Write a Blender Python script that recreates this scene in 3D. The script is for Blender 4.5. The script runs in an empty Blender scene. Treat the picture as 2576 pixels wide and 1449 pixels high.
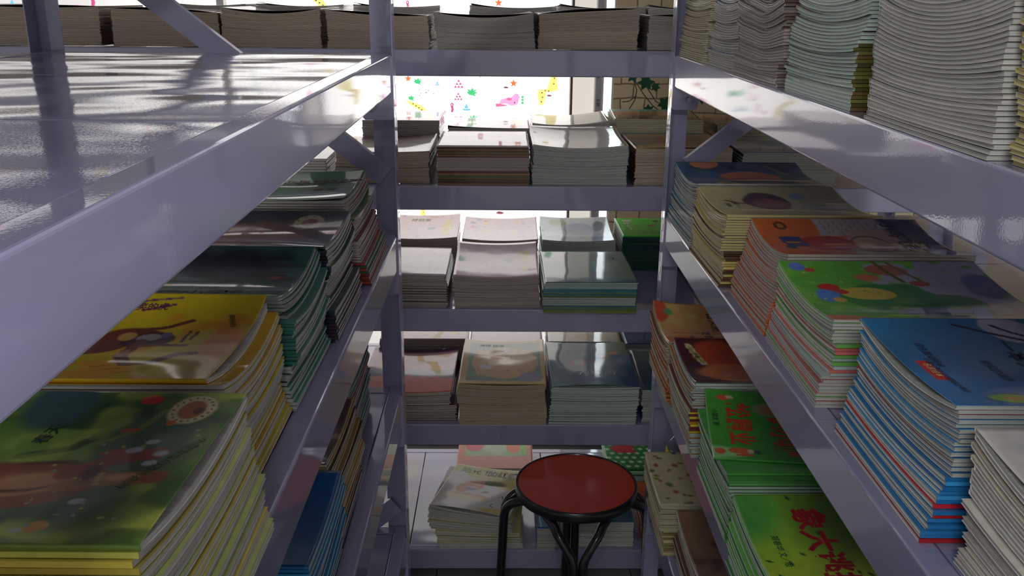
import bpy, math, random
import numpy as np
from mathutils import Matrix, Vector

scene = bpy.context.scene
COL = scene.collection
R = math.radians
rng = random.Random(11)
H = 1.70                                   # camera height above the floor

# ------------------------------------------------------------------ camera
cam_d = bpy.data.cameras.new('camera')
cam = bpy.data.objects.new('camera', cam_d)
COL.objects.link(cam)
scene.camera = cam
cam_d.sensor_width = 36.0
cam_d.lens = 36.0 * 2306.0 / 2576.0
cam_d.clip_start = 0.02
cam_d.clip_end = 60
_p, _y, _r = R(17.616), R(0.599), R(0.4665)
Fv = Vector((math.sin(_y) * math.cos(_p), math.cos(_y) * math.cos(_p), -math.sin(_p)))
Rv = Vector((math.cos(_y), -math.sin(_y), 0))
Uv = Rv.cross(Fv)
R2 = Rv * math.cos(_r) + Uv * math.sin(_r)
U2 = -Rv * math.sin(_r) + Uv * math.cos(_r)
m = Matrix((R2, U2, -Fv)).transposed().to_4x4()
m.translation = Vector((0, 0, H))
cam.matrix_world = m

# ------------------------------------------------------------------ world, lights, exposure
world = bpy.data.worlds.new('world')
scene.world = world
world.use_nodes = True
wn = world.node_tree
wn.nodes['Background'].inputs[0].default_value = (0.93, 0.97, 1.0, 1)
wn.nodes['Background'].inputs[1].default_value = 5.0
FILM = 2.4                                 # brightness of the sunlit window film
FILL_W = 48.0                              # watts of each ceiling fill lamp, added out of view
scene.view_settings.view_transform = 'Standard'
scene.view_settings.look = 'None'
scene.view_settings.gamma = 1.0
scene.view_settings.exposure = 0.0
try:
    scene.view_settings.use_curve_mapping = False
except Exception:
    pass
scene.cycles.use_denoising = True
scene.cycles.max_bounces = 8
scene.cycles.diffuse_bounces = 4
scene.cycles.glossy_bounces = 4
scene.cycles.caustics_reflective = False
scene.cycles.caustics_refractive = False
scene.cycles.sample_clamp_indirect = 4.0


def area(name, loc, rot, sx, sy, w, col):
    d = bpy.data.lights.new(name, 'AREA')
    d.shape = 'RECTANGLE'; d.size = sx; d.size_y = sy; d.energy = w; d.color = col
    o = bpy.data.objects.new(name, d)
    o.location = loc; o.rotation_euler = rot
    COL.objects.link(o)
    return o


area('ceiling_fill_light', (-0.5, -1.2, 2.66), (0, 0, 0), 1.2, 0.22, FILL_W, (0.95, 0.97, 1.0))  # unseen fill lights, added to brighten the room from behind the camera
area('ceiling_fill_light', (1.3, -0.2, 2.66), (0, 0, 0), 0.22, 1.2, FILL_W * 0.8, (0.95, 0.97, 1.0))


# ------------------------------------------------------------------ materials
def s2l(c):
    c = np.asarray(c, float) / 255.0
    return np.where(c <= 0.04045, c / 12.92, ((c + 0.055) / 1.055) ** 2.4)


def newmat(name):
    mt = bpy.data.materials.new(name)
    mt.use_nodes = True
    nt = mt.node_tree
    b = nt.nodes['Principled BSDF']
    return mt, nt, b


def N(nt, t, **kw):
    n = nt.nodes.new(t)
    for k, v in kw.items():
        setattr(n, k, v)
    return n


def mapped_noise(nt, scale, sc=(1, 1, 1), detail=2, coord='Object'):
    tc = N(nt, 'ShaderNodeTexCoord')
    mp = N(nt, 'ShaderNodeMapping')
    mp.inputs['Scale'].default_value = sc
    no = N(nt, 'ShaderNodeTexNoise')
    no.inputs['Scale'].default_value = scale
    no.inputs['Detail'].default_value = detail
    nt.links.new(tc.outputs[coord], mp.inputs[0])
    nt.links.new(mp.outputs[0], no.inputs['Vector'])
    return no


def bump(nt, b, src, strength, dist):
    bp = N(nt, 'ShaderNodeBump')
    bp.inputs['Strength'].default_value = strength
    bp.inputs['Distance'].default_value = dist
    nt.links.new(src, bp.inputs['Height'])
    nt.links.new(bp.outputs[0], b.inputs['Normal'])
    return bp


def simple(name, rgb, rough=0.5, metal=0.0, coat=0.0, spec=0.5, bmp=None, var=0.0):
    mt, nt, b = newmat(name)
    c = s2l(rgb)
    b.inputs['Base Color'].default_value = (*c, 1)
    b.inputs['Roughness'].default_value = rough
    b.inputs['Metallic'].default_value = metal
    b.inputs['Coat Weight'].default_value = coat
    b.inputs['Coat Roughness'].default_value = 0.06
    b.inputs['Specular IOR Level'].default_value = spec
    if var:
        no = mapped_noise(nt, 6, detail=4)
        mx = N(nt, 'ShaderNodeMix', data_type='RGBA')
        mx.inputs['A'].default_value = (*(c * (1 - var)), 1)
        mx.inputs['B'].default_value = (*np.clip(c * (1 + var), 0, 1), 1)
        nt.links.new(no.outputs['Fac'], mx.inputs['Factor'])
        nt.links.new(mx.outputs['Result'], b.inputs['Base Color'])
    if bmp:
        no2 = mapped_noise(nt, bmp[0], bmp[3] if len(bmp) > 3 else (1, 1, 1), 2)
        bump(nt, b, no2.outputs['Fac'], bmp[1], bmp[2])
    return mt


LILAC = (155, 152, 180)
M = {}


def lilac(name, scale, sc, dist, rough):
    mt, nt, b = newmat(name)
    b.inputs['Base Color'].default_value = (*s2l(LILAC), 1)
    b.inputs['Roughness'].default_value = rough
    b.inputs['Coat Weight'].default_value = 1.0
    b.inputs['Coat Roughness'].default_value = 0.03
    b.inputs['Coat IOR'].default_value = 1.6
    no = mapped_noise(nt, scale, sc, 1)
    fine = mapped_noise(nt, 420, (1, 1, 1), 1)
    ad = N(nt, 'ShaderNodeMath', operation='MULTIPLY_ADD')
    ad.inputs[1].default_value = 0.006
    nt.links.new(fine.outputs['Fac'], ad.inputs[0])
    nt.links.new(no.outputs['Fac'], ad.inputs[2])
    bp = bump(nt, b, ad.outputs[0], 1.0, dist)
    nt.links.new(bp.outputs[0], b.inputs['Coat Normal'])
    return mt


M['metal'] = lilac('lilac_paint', 2.2, (2.2, 1.0, 2.2), 0.0030, 0.34)
M['panel'] = lilac('lilac_panel_paint', 3.0, (1.3, 2.0, 1), 0.011, 0.3)
M['bolt'] = simple('bolt_steel', (150, 148, 160), 0.35, 0.8, bmp=(200, .2, .0005))
M['stool_red'] = simple('red_laminate', (206, 58, 38), 0.34, coat=0.3, var=0.05, bmp=(300, .1, .0004))
M['black'] = simple('black_tube_paint', (22, 22, 26), 0.3, coat=0.3, bmp=(120, .1, .0004))
M['floor'] = simple('floor_tile', (150, 148, 145), 0.35, var=0.12)
M['wall'] = simple('painted_wall', (226, 224, 220), 0.8, var=0.03)
M['ceiling'] = simple('ceiling_paint', (232, 232, 230), 0.85, var=0.02)
M['frame'] = simple('window_frame_paint', (226, 222, 212), 0.4, var=0.04)
M['darkframe'] = simple('window_seal', (92, 84, 82), 0.6, var=0.1)
M['fill_lamp_housing'] = simple('fill_lamp_housing', (236, 236, 236), 0.5, var=0.02)


def attr_mat(name, rough, coat, kind):
    mt, nt, b = newmat(name)
    at = N(nt, 'ShaderNodeAttribute', attribute_name='Col')
    if kind == 'pages':
        no = mapped_noise(nt, 1.0, (5, 5, 1500), 3)
        mr = N(nt, 'ShaderNodeMapRange')
        mr.inputs['From Min'].default_value = 0.3
        mr.inputs['From Max'].default_value = 0.7
        mr.inputs['To Min'].default_value = 0.72
        mr.inputs['To Max'].default_value = 1.08
    else:
        no = mapped_noise(nt, 60, (1, 1, 1), 4)
        mr = N(nt, 'ShaderNodeMapRange')
        mr.inputs['From Min'].default_value = 0.25
        mr.inputs['From Max'].default_value = 0.75
        mr.inputs['To Min'].default_value = 0.88
        mr.inputs['To Max'].default_value = 1.1
    nt.links.new(no.outputs['Fac'], mr.inputs['Value'])
    mx = N(nt, 'ShaderNodeVectorMath', operation='SCALE')
    nt.links.new(at.outputs['Color'], mx.inputs[0])
    nt.links.new(mr.outputs[0], mx.inputs['Scale'])
    nt.links.new(mx.outputs[0], b.inputs['Base Color'])
    b.inputs['Roughness'].default_value = rough
    b.inputs['Coat Weight'].default_value = coat
    b.inputs['Coat Roughness'].default_value = 0.05
    b.inputs['Specular IOR Level'].default_value = 0.2
    if kind == 'cover':
        n2 = mapped_noise(nt, 9, (1, 1, 1), 1)
        bp = bump(nt, b, n2.outputs['Fac'], 0.7, 0.0016)
        nt.links.new(bp.outputs[0], b.inputs['Coat Normal'])
    return mt


M['pages'] = attr_mat('page_edges', 0.85, 0.0, 'pages')
M['cover'] = attr_mat('printed_glossy_cover', 0.4, 0.68, 'cover')
M['print'] = attr_mat('cover_ink', 0.4, 0.5, 'ink')


def emit_attr(name):
    mt = bpy.data.materials.new(name)
    mt.use_nodes = True
    nt = mt.node_tree
    nt.nodes.clear()
    out = N(nt, 'ShaderNodeOutputMaterial')
    em = N(nt, 'ShaderNodeEmission')
    at = N(nt, 'ShaderNodeAttribute', attribute_name='Col')
    nt.links.new(at.outputs['Color'], em.inputs['Color'])
    nt.links.new(em.outputs[0], out.inputs['Surface'])
    mt.cycles.emission_sampling = 'NONE'
    return mt


M['film_print'] = emit_attr('backlit_film_print')


def film_mat(name, rgb, st):
    mt = bpy.data.materials.new(name)
    mt.use_nodes = True
    nt = mt.node_tree
    nt.nodes.clear()
    out = N(nt, 'ShaderNodeOutputMaterial')
    em = N(nt, 'ShaderNodeEmission')
    em.inputs['Strength'].default_value = st
    no = mapped_noise(nt, 2.2, (1, 1, 1), 3)
    tc = N(nt, 'ShaderNodeTexCoord'); sp = N(nt, 'ShaderNodeSeparateXYZ'); mr = N(nt, 'ShaderNodeMapRange')
    # shade painted into the emission: dimmer low down, weakening mirrored glare on covers
    mr.inputs['From Min'].default_value = 0.5; mr.inputs['From Max'].default_value = 0.95
    mr.inputs['To Min'].default_value = st * .42; mr.inputs['To Max'].default_value = st
    nt.links.new(tc.outputs['Object'], sp.inputs[0]); nt.links.new(sp.outputs['Z'], mr.inputs['Value'])
    mr2 = N(nt, 'ShaderNodeMapRange')      # painted shade again: emission drops towards the left end of the window
    mr2.inputs['From Min'].default_value = -1.5; mr2.inputs['From Max'].default_value = -.3
    mr2.inputs['To Min'].default_value = .42; mr2.inputs['To Max'].default_value = 1.0
    ml = N(nt, 'ShaderNodeMath', operation='MULTIPLY')
    nt.links.new(sp.outputs['X'], mr2.inputs['Value']); nt.links.new(mr.outputs[0], ml.inputs[0]); nt.links.new(mr2.outputs[0], ml.inputs[1]); nt.links.new(ml.outputs[0], em.inputs['Strength'])
    mx = N(nt, 'ShaderNodeMix', data_type='RGBA')
    c = np.array(rgb)
    mx.inputs['A'].default_value = (*(c * 0.72), 1)
    mx.inputs['B'].default_value = (*c, 1)
    nt.links.new(no.outputs['Fac'], mx.inputs['Factor'])
    nt.links.new(mx.outputs['Result'], em.inputs['Color'])
    nt.links.new(em.outputs[0], out.inputs['Surface'])
    return mt


M['film'] = film_mat('backlit_window_film', (1.0, 0.965, 0.93), FILM)
M['film2'] = film_mat('backlit_cream_film', (1.0, 0.94, 0.84), FILM * 0.36)

mt, nt, b = newmat('window_glass')
b.inputs['Base Color'].default_value = (0.9, 0.95, 0.95, 1)
b.inputs['Transmission Weight'].default_value = 1.0
b.inputs['Roughness'].default_value = 0.02
b.inputs['IOR'].default_value = 1.45
M['glass'] = mt

# stone-print wallpaper
mt, nt, b = newmat('stone_wallpaper')
tc = N(nt, 'ShaderNodeTexCoord')
mp = N(nt, 'ShaderNodeMapping')
mp.inputs['Rotation'].default_value = (R(90), 0, 0)
br = N(nt, 'ShaderNodeTexBrick')
br.inputs['Scale'].default_value = 1.0
br.inputs['Brick Width'].default_value = 0.085
br.inputs['Row Height'].default_value = 0.05
br.inputs['Mortar Size'].default_value = 0.0035
br.inputs['Mortar Smooth'].default_value = 0.4
br.inputs['Color1'].default_value = (*s2l((240, 222, 180)), 1)
br.inputs['Color2'].default_value = (*s2l((222, 200, 158)), 1)
br.inputs['Mortar'].default_value = (*s2l((150, 128, 94)), 1)
wn2 = mapped_noise(nt, 14, (1, 1, 1), 3)
ad = N(nt, 'ShaderNodeVectorMath', operation='MULTIPLY_ADD')
ad.inputs[1].default_value = (0.02, 0.02, 0.02)
nt.links.new(tc.outputs['Object'], mp.inputs[0])
nt.links.new(wn2.outputs['Color'], ad.inputs[0])
nt.links.new(mp.outputs[0], ad.inputs[2])
nt.links.new(ad.outputs[0], br.inputs['Vector'])
nt.links.new(br.outputs['Color'], b.inputs['Base Color'])
b.inputs['Roughness'].default_value = 0.6
M['wallpaper'] = mt


# ------------------------------------------------------------------ mesh helpers
def mesh_np(name, V, Q, C=None, mats=(), mid=None, smooth=False, tris=None):
    me = bpy.data.meshes.new(name)
    V = np.asarray(V, dtype=np.float32)
    Q = np.asarray(Q, dtype=np.int32)
    n = Q.shape[1]
    me.vertices.add(len(V))
    me.vertices.foreach_set('co', V.ravel())
    me.loops.add(Q.size)
    me.loops.foreach_set('vertex_index', Q.ravel())
    me.polygons.add(len(Q))
    me.polygons.foreach_set('loop_start', np.arange(0, Q.size, n, dtype=np.int32))
    me.polygons.foreach_set('loop_total', np.full(len(Q), n, dtype=np.int32))
    if mid is not None:
        me.polygons.foreach_set('material_index', np.asarray(mid, dtype=np.int32))
    me.polygons.foreach_set('use_smooth', np.full(len(Q), smooth, dtype=bool))
    if C is not None:
        a = me.attributes.new('Col', 'FLOAT_COLOR', 'POINT')
        C4 = np.ones((len(V), 4), dtype=np.float32)
        C4[:, :3] = C
        a.data.foreach_set('color', C4.ravel())
    for mm in mats:
        me.materials.append(mm)
    me.update(calc_edges=True)
    me.validate()
    return me


def link(name, me, parent=None, loc=None):
    o = bpy.data.objects.new(name, me)
    COL.objects.link(o)
    if parent is not None:
        o.parent = parent
    if loc is not None:
        o.location = loc
    return o


def tag(o, label=None, cat=None, group=None, kind=None):
    if label: o['label'] = label
    if cat: o['category'] = cat
    if group: o['group'] = group
    if kind: o['kind'] = kind
    return o


def empty(name, loc, rz=0.0):
    o = bpy.data.objects.new(name, None)
    o.empty_display_size = 0.05
    COL.objects.link(o)
    o.location = loc
    o.rotation_euler = (0, 0, rz)
    return o


_topo = {}


def slab_topo(nb, na):
    """quads of a closed slab: two (nb x na) vertex grids, top first"""
    k = (nb, na)
    if k in _topo:
        return _topo[k]
    idx = np.arange(nb * na).reshape(nb, na)
    o = nb * na
    a, b_, c, d = idx[:-1, :-1], idx[:-1, 1:], idx[1:, 1:], idx[1:, :-1]
    top = np.stack([a, d, c, b_], -1).reshape(-1, 4)
    bot = np.stack([a, b_, c, d], -1).reshape(-1, 4) + o
    s = []
    e = idx[0]; s.append(np.stack([e[:-1], e[1:], e[1:] + o, e[:-1] + o], -1))
    e = idx[-1]; s.append(np.stack([e[1:], e[:-1], e[:-1] + o, e[1:] + o], -1))
    e = idx[:, 0]; s.append(np.stack([e[1:], e[:-1], e[:-1] + o, e[1:] + o], -1))
    e = idx[:, -1]; s.append(np.stack([e[:-1], e[1:], e[1:] + o, e[:-1] + o], -1))
    F = np.concatenate([top, bot] + s)
    _topo[k] = F
    return F


def slab(Pt, Pb, Ct, Cb):
    nb, na = Pt.shape[:2]
    V = np.concatenate([Pt.reshape(-1, 3), Pb.reshape(-1, 3)])
    C = np.concatenate([np.broadcast_to(Ct, (nb, na, 3)).reshape(-1, 3), np.broadcast_to(Cb, (nb, na, 3)).reshape(-1, 3)])
    return V, slab_topo(nb, na), C


def join(parts):
    Vs, Fs, Cs, o = [], [], [], 0
    for V, F, C in parts:
        Vs.append(V); Fs.append(F + o); Cs.append(C); o += len(V)
    return np.concatenate(Vs), np.concatenate(Fs), np.concatenate(Cs)


class MB:
    """collects plain solid shapes into one mesh"""
    def __init__(s):
        s.v, s.f = [], []

    def add(s, vs, fs):
        o = len(s.v)
        s.v += [tuple(v) for v in vs]
        s.f += [tuple(i + o for i in f) for f in fs]
        return s

    def box(s, x0, x1, y0, y1, z0, z1):
        return s.add([(x0, y0, z0), (x1, y0, z0), (x1, y1, z0), (x0, y1, z0), (x0, y0, z1), (x1, y0, z1), (x1, y1, z1), (x0, y1, z1)],
                     [(0, 3, 2, 1), (4, 5, 6, 7), (0, 1, 5, 4), (1, 2, 6, 5), (2, 3, 7, 6), (3, 0, 4, 7)])

    def extrude(s, prof, axis, a0, a1):
        """closed 2D profile swept along x or y; profile in the other horizontal axis and z"""
        n = len(prof)
        P = []
        for a in (a0, a1):
            for u, w in prof:
                P.append((a, u, w) if axis == 'x' else (u, a, w))
        F = [tuple(range(n)), tuple(range(2 * n - 1, n - 1, -1))]
        for i in range(n):
            j = (i + 1) % n
            F.append((i, i + n, j + n, j))
        return s.add(P, F)

    def rod(s, p0, p1, r, n=10):
        return s.tube([p0, p1], r, n)

    def tube(s, pts, r, n=12):
        pts = [Vector(p) for p in pts]
        rings = []
        up = None
        for i, p in enumerate(pts):
            if i == 0: t = pts[1] - pts[0]
            elif i == len(pts) - 1: t = pts[-1] - pts[-2]
            else: t = pts[i + 1] - pts[i - 1]
            t.normalize()
            if up is None:
                up = Vector((0, 0, 1)) if abs(t.z) < 0.9 else Vector((1, 0, 0))
            x = t.cross(up).normalized()
            y = x.cross(t).normalized()
            up = y
            rings.append([p + (x * math.cos(2 * math.pi * k / n) + y * math.sin(2 * math.pi * k / n)) * r for k in range(n)])
        o = len(s.v)
        for rg in rings:
            s.v += [tuple(v) for v in rg]
        for i in range(len(pts) - 1):
            for k in range(n):
                k2 = (k + 1) % n
                s.f.append((o + i * n + k, o + i * n + k2, o + (i + 1) * n + k2, o + (i + 1) * n + k))
        s.f.append(tuple(o + k for k in range(n))[::-1])
        s.f.append(tuple(o + (len(pts) - 1) * n + k for k in range(n)))
        return s

    def lathe(s, prof, cx, cy, n=64):
        o = len(s.v)
        for r, z in prof:
            for k in range(n):
                a = 2 * math.pi * k / n
                s.v.append((cx + r * math.cos(a), cy + r * math.sin(a), z))
        for i in range(len(prof) - 1):
            for k in range(n):
                k2 = (k + 1) % n
                s.f.append((o + i * n + k, o + i * n + k2, o + (i + 1) * n + k2, o + (i + 1) * n + k))
        s.f.append(tuple(o + k for k in range(n))[::-1])
        s.f.append(tuple(o + (len(prof) - 1) * n + k for k in range(n)))
        return s

    def build(s, name, mat, parent=None, smooth=False, origin=(0, 0, 0)):
        me = bpy.data.meshes.new(name)
        ox, oy, oz = origin
        me.from_pydata([(x - ox, y - oy, z - oz) for x, y, z in s.v], [], s.f)
        me.materials.append(mat)
        if smooth:
            me.polygons.foreach_set('use_smooth', [True] * len(me.polygons))
        me.update()
        return link(name, me, parent)


def bevelled(x0, x1, z0, z1, r=0.003):
    out = []
    for cx, cz, a0 in ((x1 - r, z1 - r, 0), (x0 + r, z1 - r, 90), (x0 + r, z0 + r, 180), (x1 - r, z0 + r, 270)):
        for k in range(4):
            a = R(a0 + 30 * k)
            out.append((cx + r * math.cos(a), cz + r * math.sin(a)))
    return out


# ------------------------------------------------------------------ room
def struct(mb, name, mat, parent=None):
    o = mb.build(name, mat, parent)
    if parent is None:
        o['kind'] = 'structure'
    return o


XW0, XW1, YW0, YW1, ZC = -2.6, 2.6, -3.0, 3.3, 2.8
fl = struct(MB().box(XW0, XW1, YW0, YW1 + 0.15, -0.12, -0.006), 'floor', simple('floor_joint', (96, 94, 92), 0.7, var=0.1))
me_tile = None
tile_n = 0
for ix in range(-1, 2):
    for iy in range(1, 5):
        x0, y0 = ix * 0.6 - 0.2, iy * 0.6
        o = MB().box(-0.298, 0.298, -0.298, 0.298, -0.006, 0.0).build('floor_tile', M['floor'], fl) if me_tile is None else link('floor_tile', me_tile, fl)
        me_tile = o.data
        o.location = (x0 + 0.3, y0 + 0.3, 0)
tl = MB()
for ix in range(-4, 5):
    for iy in range(-5, 5):
        if -1 <= ix <= 1 and 1 <= iy <= 4: continue
        x0, y0 = ix * 0.6 - 0.2, iy * 0.6
        tl.box(max(x0 + .002, XW0), min(x0 + .598, XW1), max(y0 + .002, YW0), min(y0 + .598, YW1), -0.006, 0)
tag(tl.build('floor_tile', M['floor'], fl), kind='stuff')
struct(MB().box(XW0, XW1, YW0, YW1 + .15, ZC, ZC + 0.1), 'ceiling', M['ceiling'])
struct(MB().box(XW0 - .15, XW0, YW0, YW1 + .15, -0.12, ZC + .1), 'wall_left', M['wall'])
struct(MB().box(XW1, XW1 + .15, YW0, YW1 + .15, -0.12, ZC + .1), 'wall_right', M['wall'])
WX0, WX1, WZ0, WZ1 = -2.2, 0.388, 0.04, 2.6
wb = MB()
wb.box(XW0, WX0, YW1, YW1 + .15, 0, ZC)
wb.box(WX0, WX1, YW1, YW1 + .15, WZ1, ZC)
wb.box(WX0, WX1, YW1, YW1 + .15, 0, WZ0)
wb.box(WX1 + .003, XW1, YW1 + .003, YW1 + .15, 0, ZC)
wall_back = struct(wb, 'wall_back', M['wall'])
wp = MB().box(WX1, XW1 - .002, YW1 - 0.001, YW1 + .003, 0.0, ZC - .002).build('wallpaper', M['wallpaper'], wall_back)
# front wall, behind the camera
struct(MB().box(XW0, XW1, YW0 - .15, YW0, 0, ZC), 'wall_front', M['wall'])
for (lx, ly, sx, sy) in ((-0.5, -1.2, .64, .14), (1.3, -0.2, .14, .64)):  # fixtures made up to go with the added fill lights
    t = empty('ceiling_fill_lamp', (lx, ly, ZC))
    tag(t, 'added white ceiling fill lamp ' + ('behind the aisle' if ly < -1 else 'above the shelving on the right'), 'ceiling lamp')
    MB().box(-sx, sx, -sy, sy, -.10, 0).build('housing', M['fill_lamp_housing'], t)
    MB().box(-sx + .02, sx - .02, -sy + .02, sy - .02, -.108, -.10).build('diffuser', M['fill_lamp_housing'], t)

# ---- the film-covered window
win = struct(MB().box(WX0, WX1, YW1 + .06, YW1 + .12, WZ0, WZ0 + .03).box(WX0, WX1, YW1 + .06, YW1 + .12, WZ1 - .05, WZ1)
             .box(WX0, WX0 + .05, YW1 + .06, YW1 + .12, WZ0 + .03, WZ1 - .05), 'window_1', M['frame'])
MB().box(.237, .2445, YW1 + .02, YW1 + .12, WZ0 + .03, WZ1 - .05).build('mullion', M['darkframe'], win)
MB().box(-1.0, -.975, YW1 + .04, YW1 + .12, WZ0 + .03, WZ1 - .05).build('mullion', M['frame'], win)
MB().box(.326, .356, YW1 + .03, YW1 + .12, WZ0 + .03, WZ1 - .05).build('mullion', M['frame'], win)
MB().box(WX0 + .05, -1.0, YW1 + .085, YW1 + .09, WZ0 + .03, WZ1 - .05).build('pane', M['glass'], win)
MB().box(-.975, .237, YW1 + .085, YW1 + .09, WZ0 + .03, WZ1 - .05).build('pane', M['glass'], win)
MB().box(.2445, .326, YW1 + .085, YW1 + .09, WZ0 + .03, WZ1 - .05).build('pane', M['glass'], win)
MB().box(.356, WX1, YW1 + .085, YW1 + .09, WZ0 + .03, WZ1 - .05).build('pane', M['glass'], win)
MB().box(WX0 + .05, -1.0, YW1 + .078, YW1 + .079, WZ0 + .03, WZ1 - .05).build('film', M['film'], win)
MB().box(-.975, .237, YW1 + .078, YW1 + .079, WZ0 + .03, WZ1 - .05).build('film', M['film'], win)
MB().box(.2445, .326, YW1 + .078, YW1 + .079, WZ0 + .03, WZ1 - .05).build('film', M['film2'], win)

FY = YW1 + .0755
pv, pf, pc = [], [], []


def poly(pts, col, cx=0, cz=0, sc=1.0, rot=0.0, y=FY):
    """fan polygon of backlit ink on the film"""
    ca, sa = math.cos(rot), math.sin(rot)
    o = len(pv)
    q = [(cx + (x * ca - z * sa) * sc, cz + (x * sa + z * ca) * sc) for x, z in pts]
    mx, mz = sum(p[0] for p in q) / len(q), sum(p[1] for p in q) / len(q)
    pv.append((mx, y, mz)); pc.append(col)
    for x, z in q:
        pv.append((x, y, z)); pc.append(col)
    for i in range(len(q)):
        pf.append((o, o + 1 + i, o + 1 + (i + 1) % len(q)))


def ellp(rx, rz, n=14, ox=0, oz=0):
    return [(ox + rx * math.cos(2 * math.pi * k / n), oz + rz * math.sin(2 * math.pi * k / n)) for k in range(n)]


def star(n, r0, r1, ph=90):
    return [((r0 if k % 2 == 0 else r1) * math.cos(R(ph + 180 * k / n)), (r0 if k % 2 == 0 else r1) * math.sin(R(ph + 180 * k / n))) for k in range(2 * n)]


INK = dict(orange=(0.95, .25, .08), green=(.10, .75, .28), pink=(1.0, .22, .45), mag=(.80, .12, .30), yellow=(1.25, 1.05, .28), blue=(.25, .70, 1.1),
           brown=(.35, .12, .14), dark=(.10, .12, .14), lpink=(1.2, .5, .85), grey=(.5, .5, .55))
y2 = FY - .0006


def m_star(x, z, s): poly(star(5, 1, .42), INK['orange'], x, z, s)
def m_crown(x, z, s):
    poly([(-1, 0), (-.5, -.5), (0, -.55), (.8, -.8), (.45, -.3), (1.1, -.1), (.5, .1), (1, .6), (.3, .35), (.1, .9), (-.3, .35), (-.9, .7), (-.7, .2)], INK['green'], x, z, s)
def m_house(x, z, s):
    for k in range(3):
        for j in range(3 - k):
            poly([(-.28, -.2), (.28, -.2), (0, .28)], INK['mag'], x + (j - (2 - k) / 2) * .62 * s, z + (k - 1) * .55 * s, s)
def m_deer(x, z, s):
    poly([(-1.6, -.5), (-1.2, .2), (-.6, .35), (0, .4), (.5, .9), (.9, .95), (1.15, .5), (1, -.1), (.75, -.5), (0, -.6), (-.6, -.3)], INK['lpink'], x, z, s)
    poly(ellp(.35, .2, ox=-.2, oz=.25), INK['pink'], x, z, s, y=y2)
    poly([(-1.9, -.3), (-.5, -.5), (-.5, -.62), (-1.9, -.75)], INK['pink'], x, z, s, y=y2)
    poly(ellp(.09, .09, ox=.5, oz=-.2), INK['dark'], x, z, s, y=y2)
    for k in range(3): poly(ellp(.16, .16, ox=1.5, oz=.5 - .36 * k), INK['green'], x, z, s)
def m_giraffe(x, z, s):
    poly([(-.5, -1.6), (-.15, -1.6), (.0, -.2), (.5, .05), (.6, 1.3), (1, 1.3), (1.1, -.25), (.4, -.45), (-.1, -.3), (-.6, -.2), (-.7, -.6)], INK['yellow'], x, z, s)
    for (a, c) in ((-.3, -.5), (0, -.3), (.3, -.35), (-.25, -.9), (-.35, -1.3), (.75, .3), (.8, .8)):
        poly(ellp(.07, .07, 8, a, c), INK['brown'], x, z, s, y=y2)
def m_neck(x, z, s):
    poly([(-1.8, 1), (-1.2, .8), (-.2, .5), (.5, 0), (.9, -.6), (1.0, -1.6), (.4, -1.6), (.2, -.7), (-.3, .1), (-1.3, .5)], INK['yellow'], x, z, s)
    for k in range(6): poly(ellp(.09, .07, 8, -.9 + .32 * k, .55 - .22 * k), INK['dark'], x, z, s, y=y2)
def m_boat(x, z, s):
    poly([(-.9, -.2), (.9, -.2), (.5, -.55), (-.5, -.55)], INK['blue'], x, z, s)
    poly([(-.5, -.1), (.35, -.1), (0, .8)], INK['blue'], x, z, s)
def m_drop(x, z, s): poly([(-1, 0), (-.3, .4), (.4, .25), (1, 0), (.4, -.3), (-.4, -.3)], INK['brown'], x, z, s)
def m_worm(x, z, s):
    poly([(-.3, -1.2), (.2, -1.2), (.45, -.4), (.3, .2), (.45, .9), (0, 1.3), (-.4, .9), (-.35, .3), (-.15, -.3)], INK['mag'], x, z, s)
    poly(ellp(.14, .2, 8, 0, .7), (FILM, FILM, FILM), x, z, s, y=y2)
def m_dots(x, z, s):
    for k in range(7): poly(ellp(.12, .08, 8), INK['dark'], x + rng.uniform(-1.6, 1.6) * s, z + rng.uniform(-1, 1) * s, s)
def m_fish(x, z, s):
    poly([(-1, 0), (-.3, .45), (.4, .4), (.7, .1), (1.1, .4), (1.1, -.4), (.7, -.1), (.4, -.4), (-.3, -.45)], INK['blue'], x, z, s)
def m_heart(x, z, s): poly([(0, -.9), (.9, .1), (.75, .7), (.3, .75), (0, .4), (-.3, .75), (-.75, .7), (-.9, .1)], INK['lpink'], x, z, s)


REL = H
placed = [  # the motifs that show between the shelves, at their places on the film
    (m_star, -.345, -.283, .014), (m_crown, -.31, -.293, .016), (m_crown, -.335, -.352, .013), (m_crown, -.115, -.33, .02), (m_house, -.163, -.30, .02),
    (m_house, -.165, -.345, .018), (m_worm, -.188, -.385, .015), (m_neck, -.30, -.39, .034), (m_dots, -.28, -.335, .02), (m_boat, -.135, -.385, .02), (m_boat, -.24, -.30, .012),
    (m_heart, -.22, -.405, .012), (m_heart, -.165, -.43, .02), (m_crown, -.11, -.425, .018), (m_star, .035, -.297, .016), (m_drop, .008, -.312, .011), (m_deer, .025, -.36, .03), (m_giraffe, .15, -.31, .042),
    (m_drop, .165, -.34, .011), (m_heart, -.085, -.268, .012), (m_star, -.02, -.02, .016), (m_crown, -.30, .015, .016), (m_fish, -.10, -.06, .018), (m_boat, .12, -.075, .03), (m_worm, -.34, -.03, .013)]
zones = []
for f_, x, z, s in placed:
    f_(x, z + REL, s * .95); zones.append((x, z + REL))
kinds = [m_star, m_crown, m_house, m_deer, m_giraffe, m_neck, m_boat, m_drop, m_worm, m_dots, m_fish, m_heart]
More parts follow.
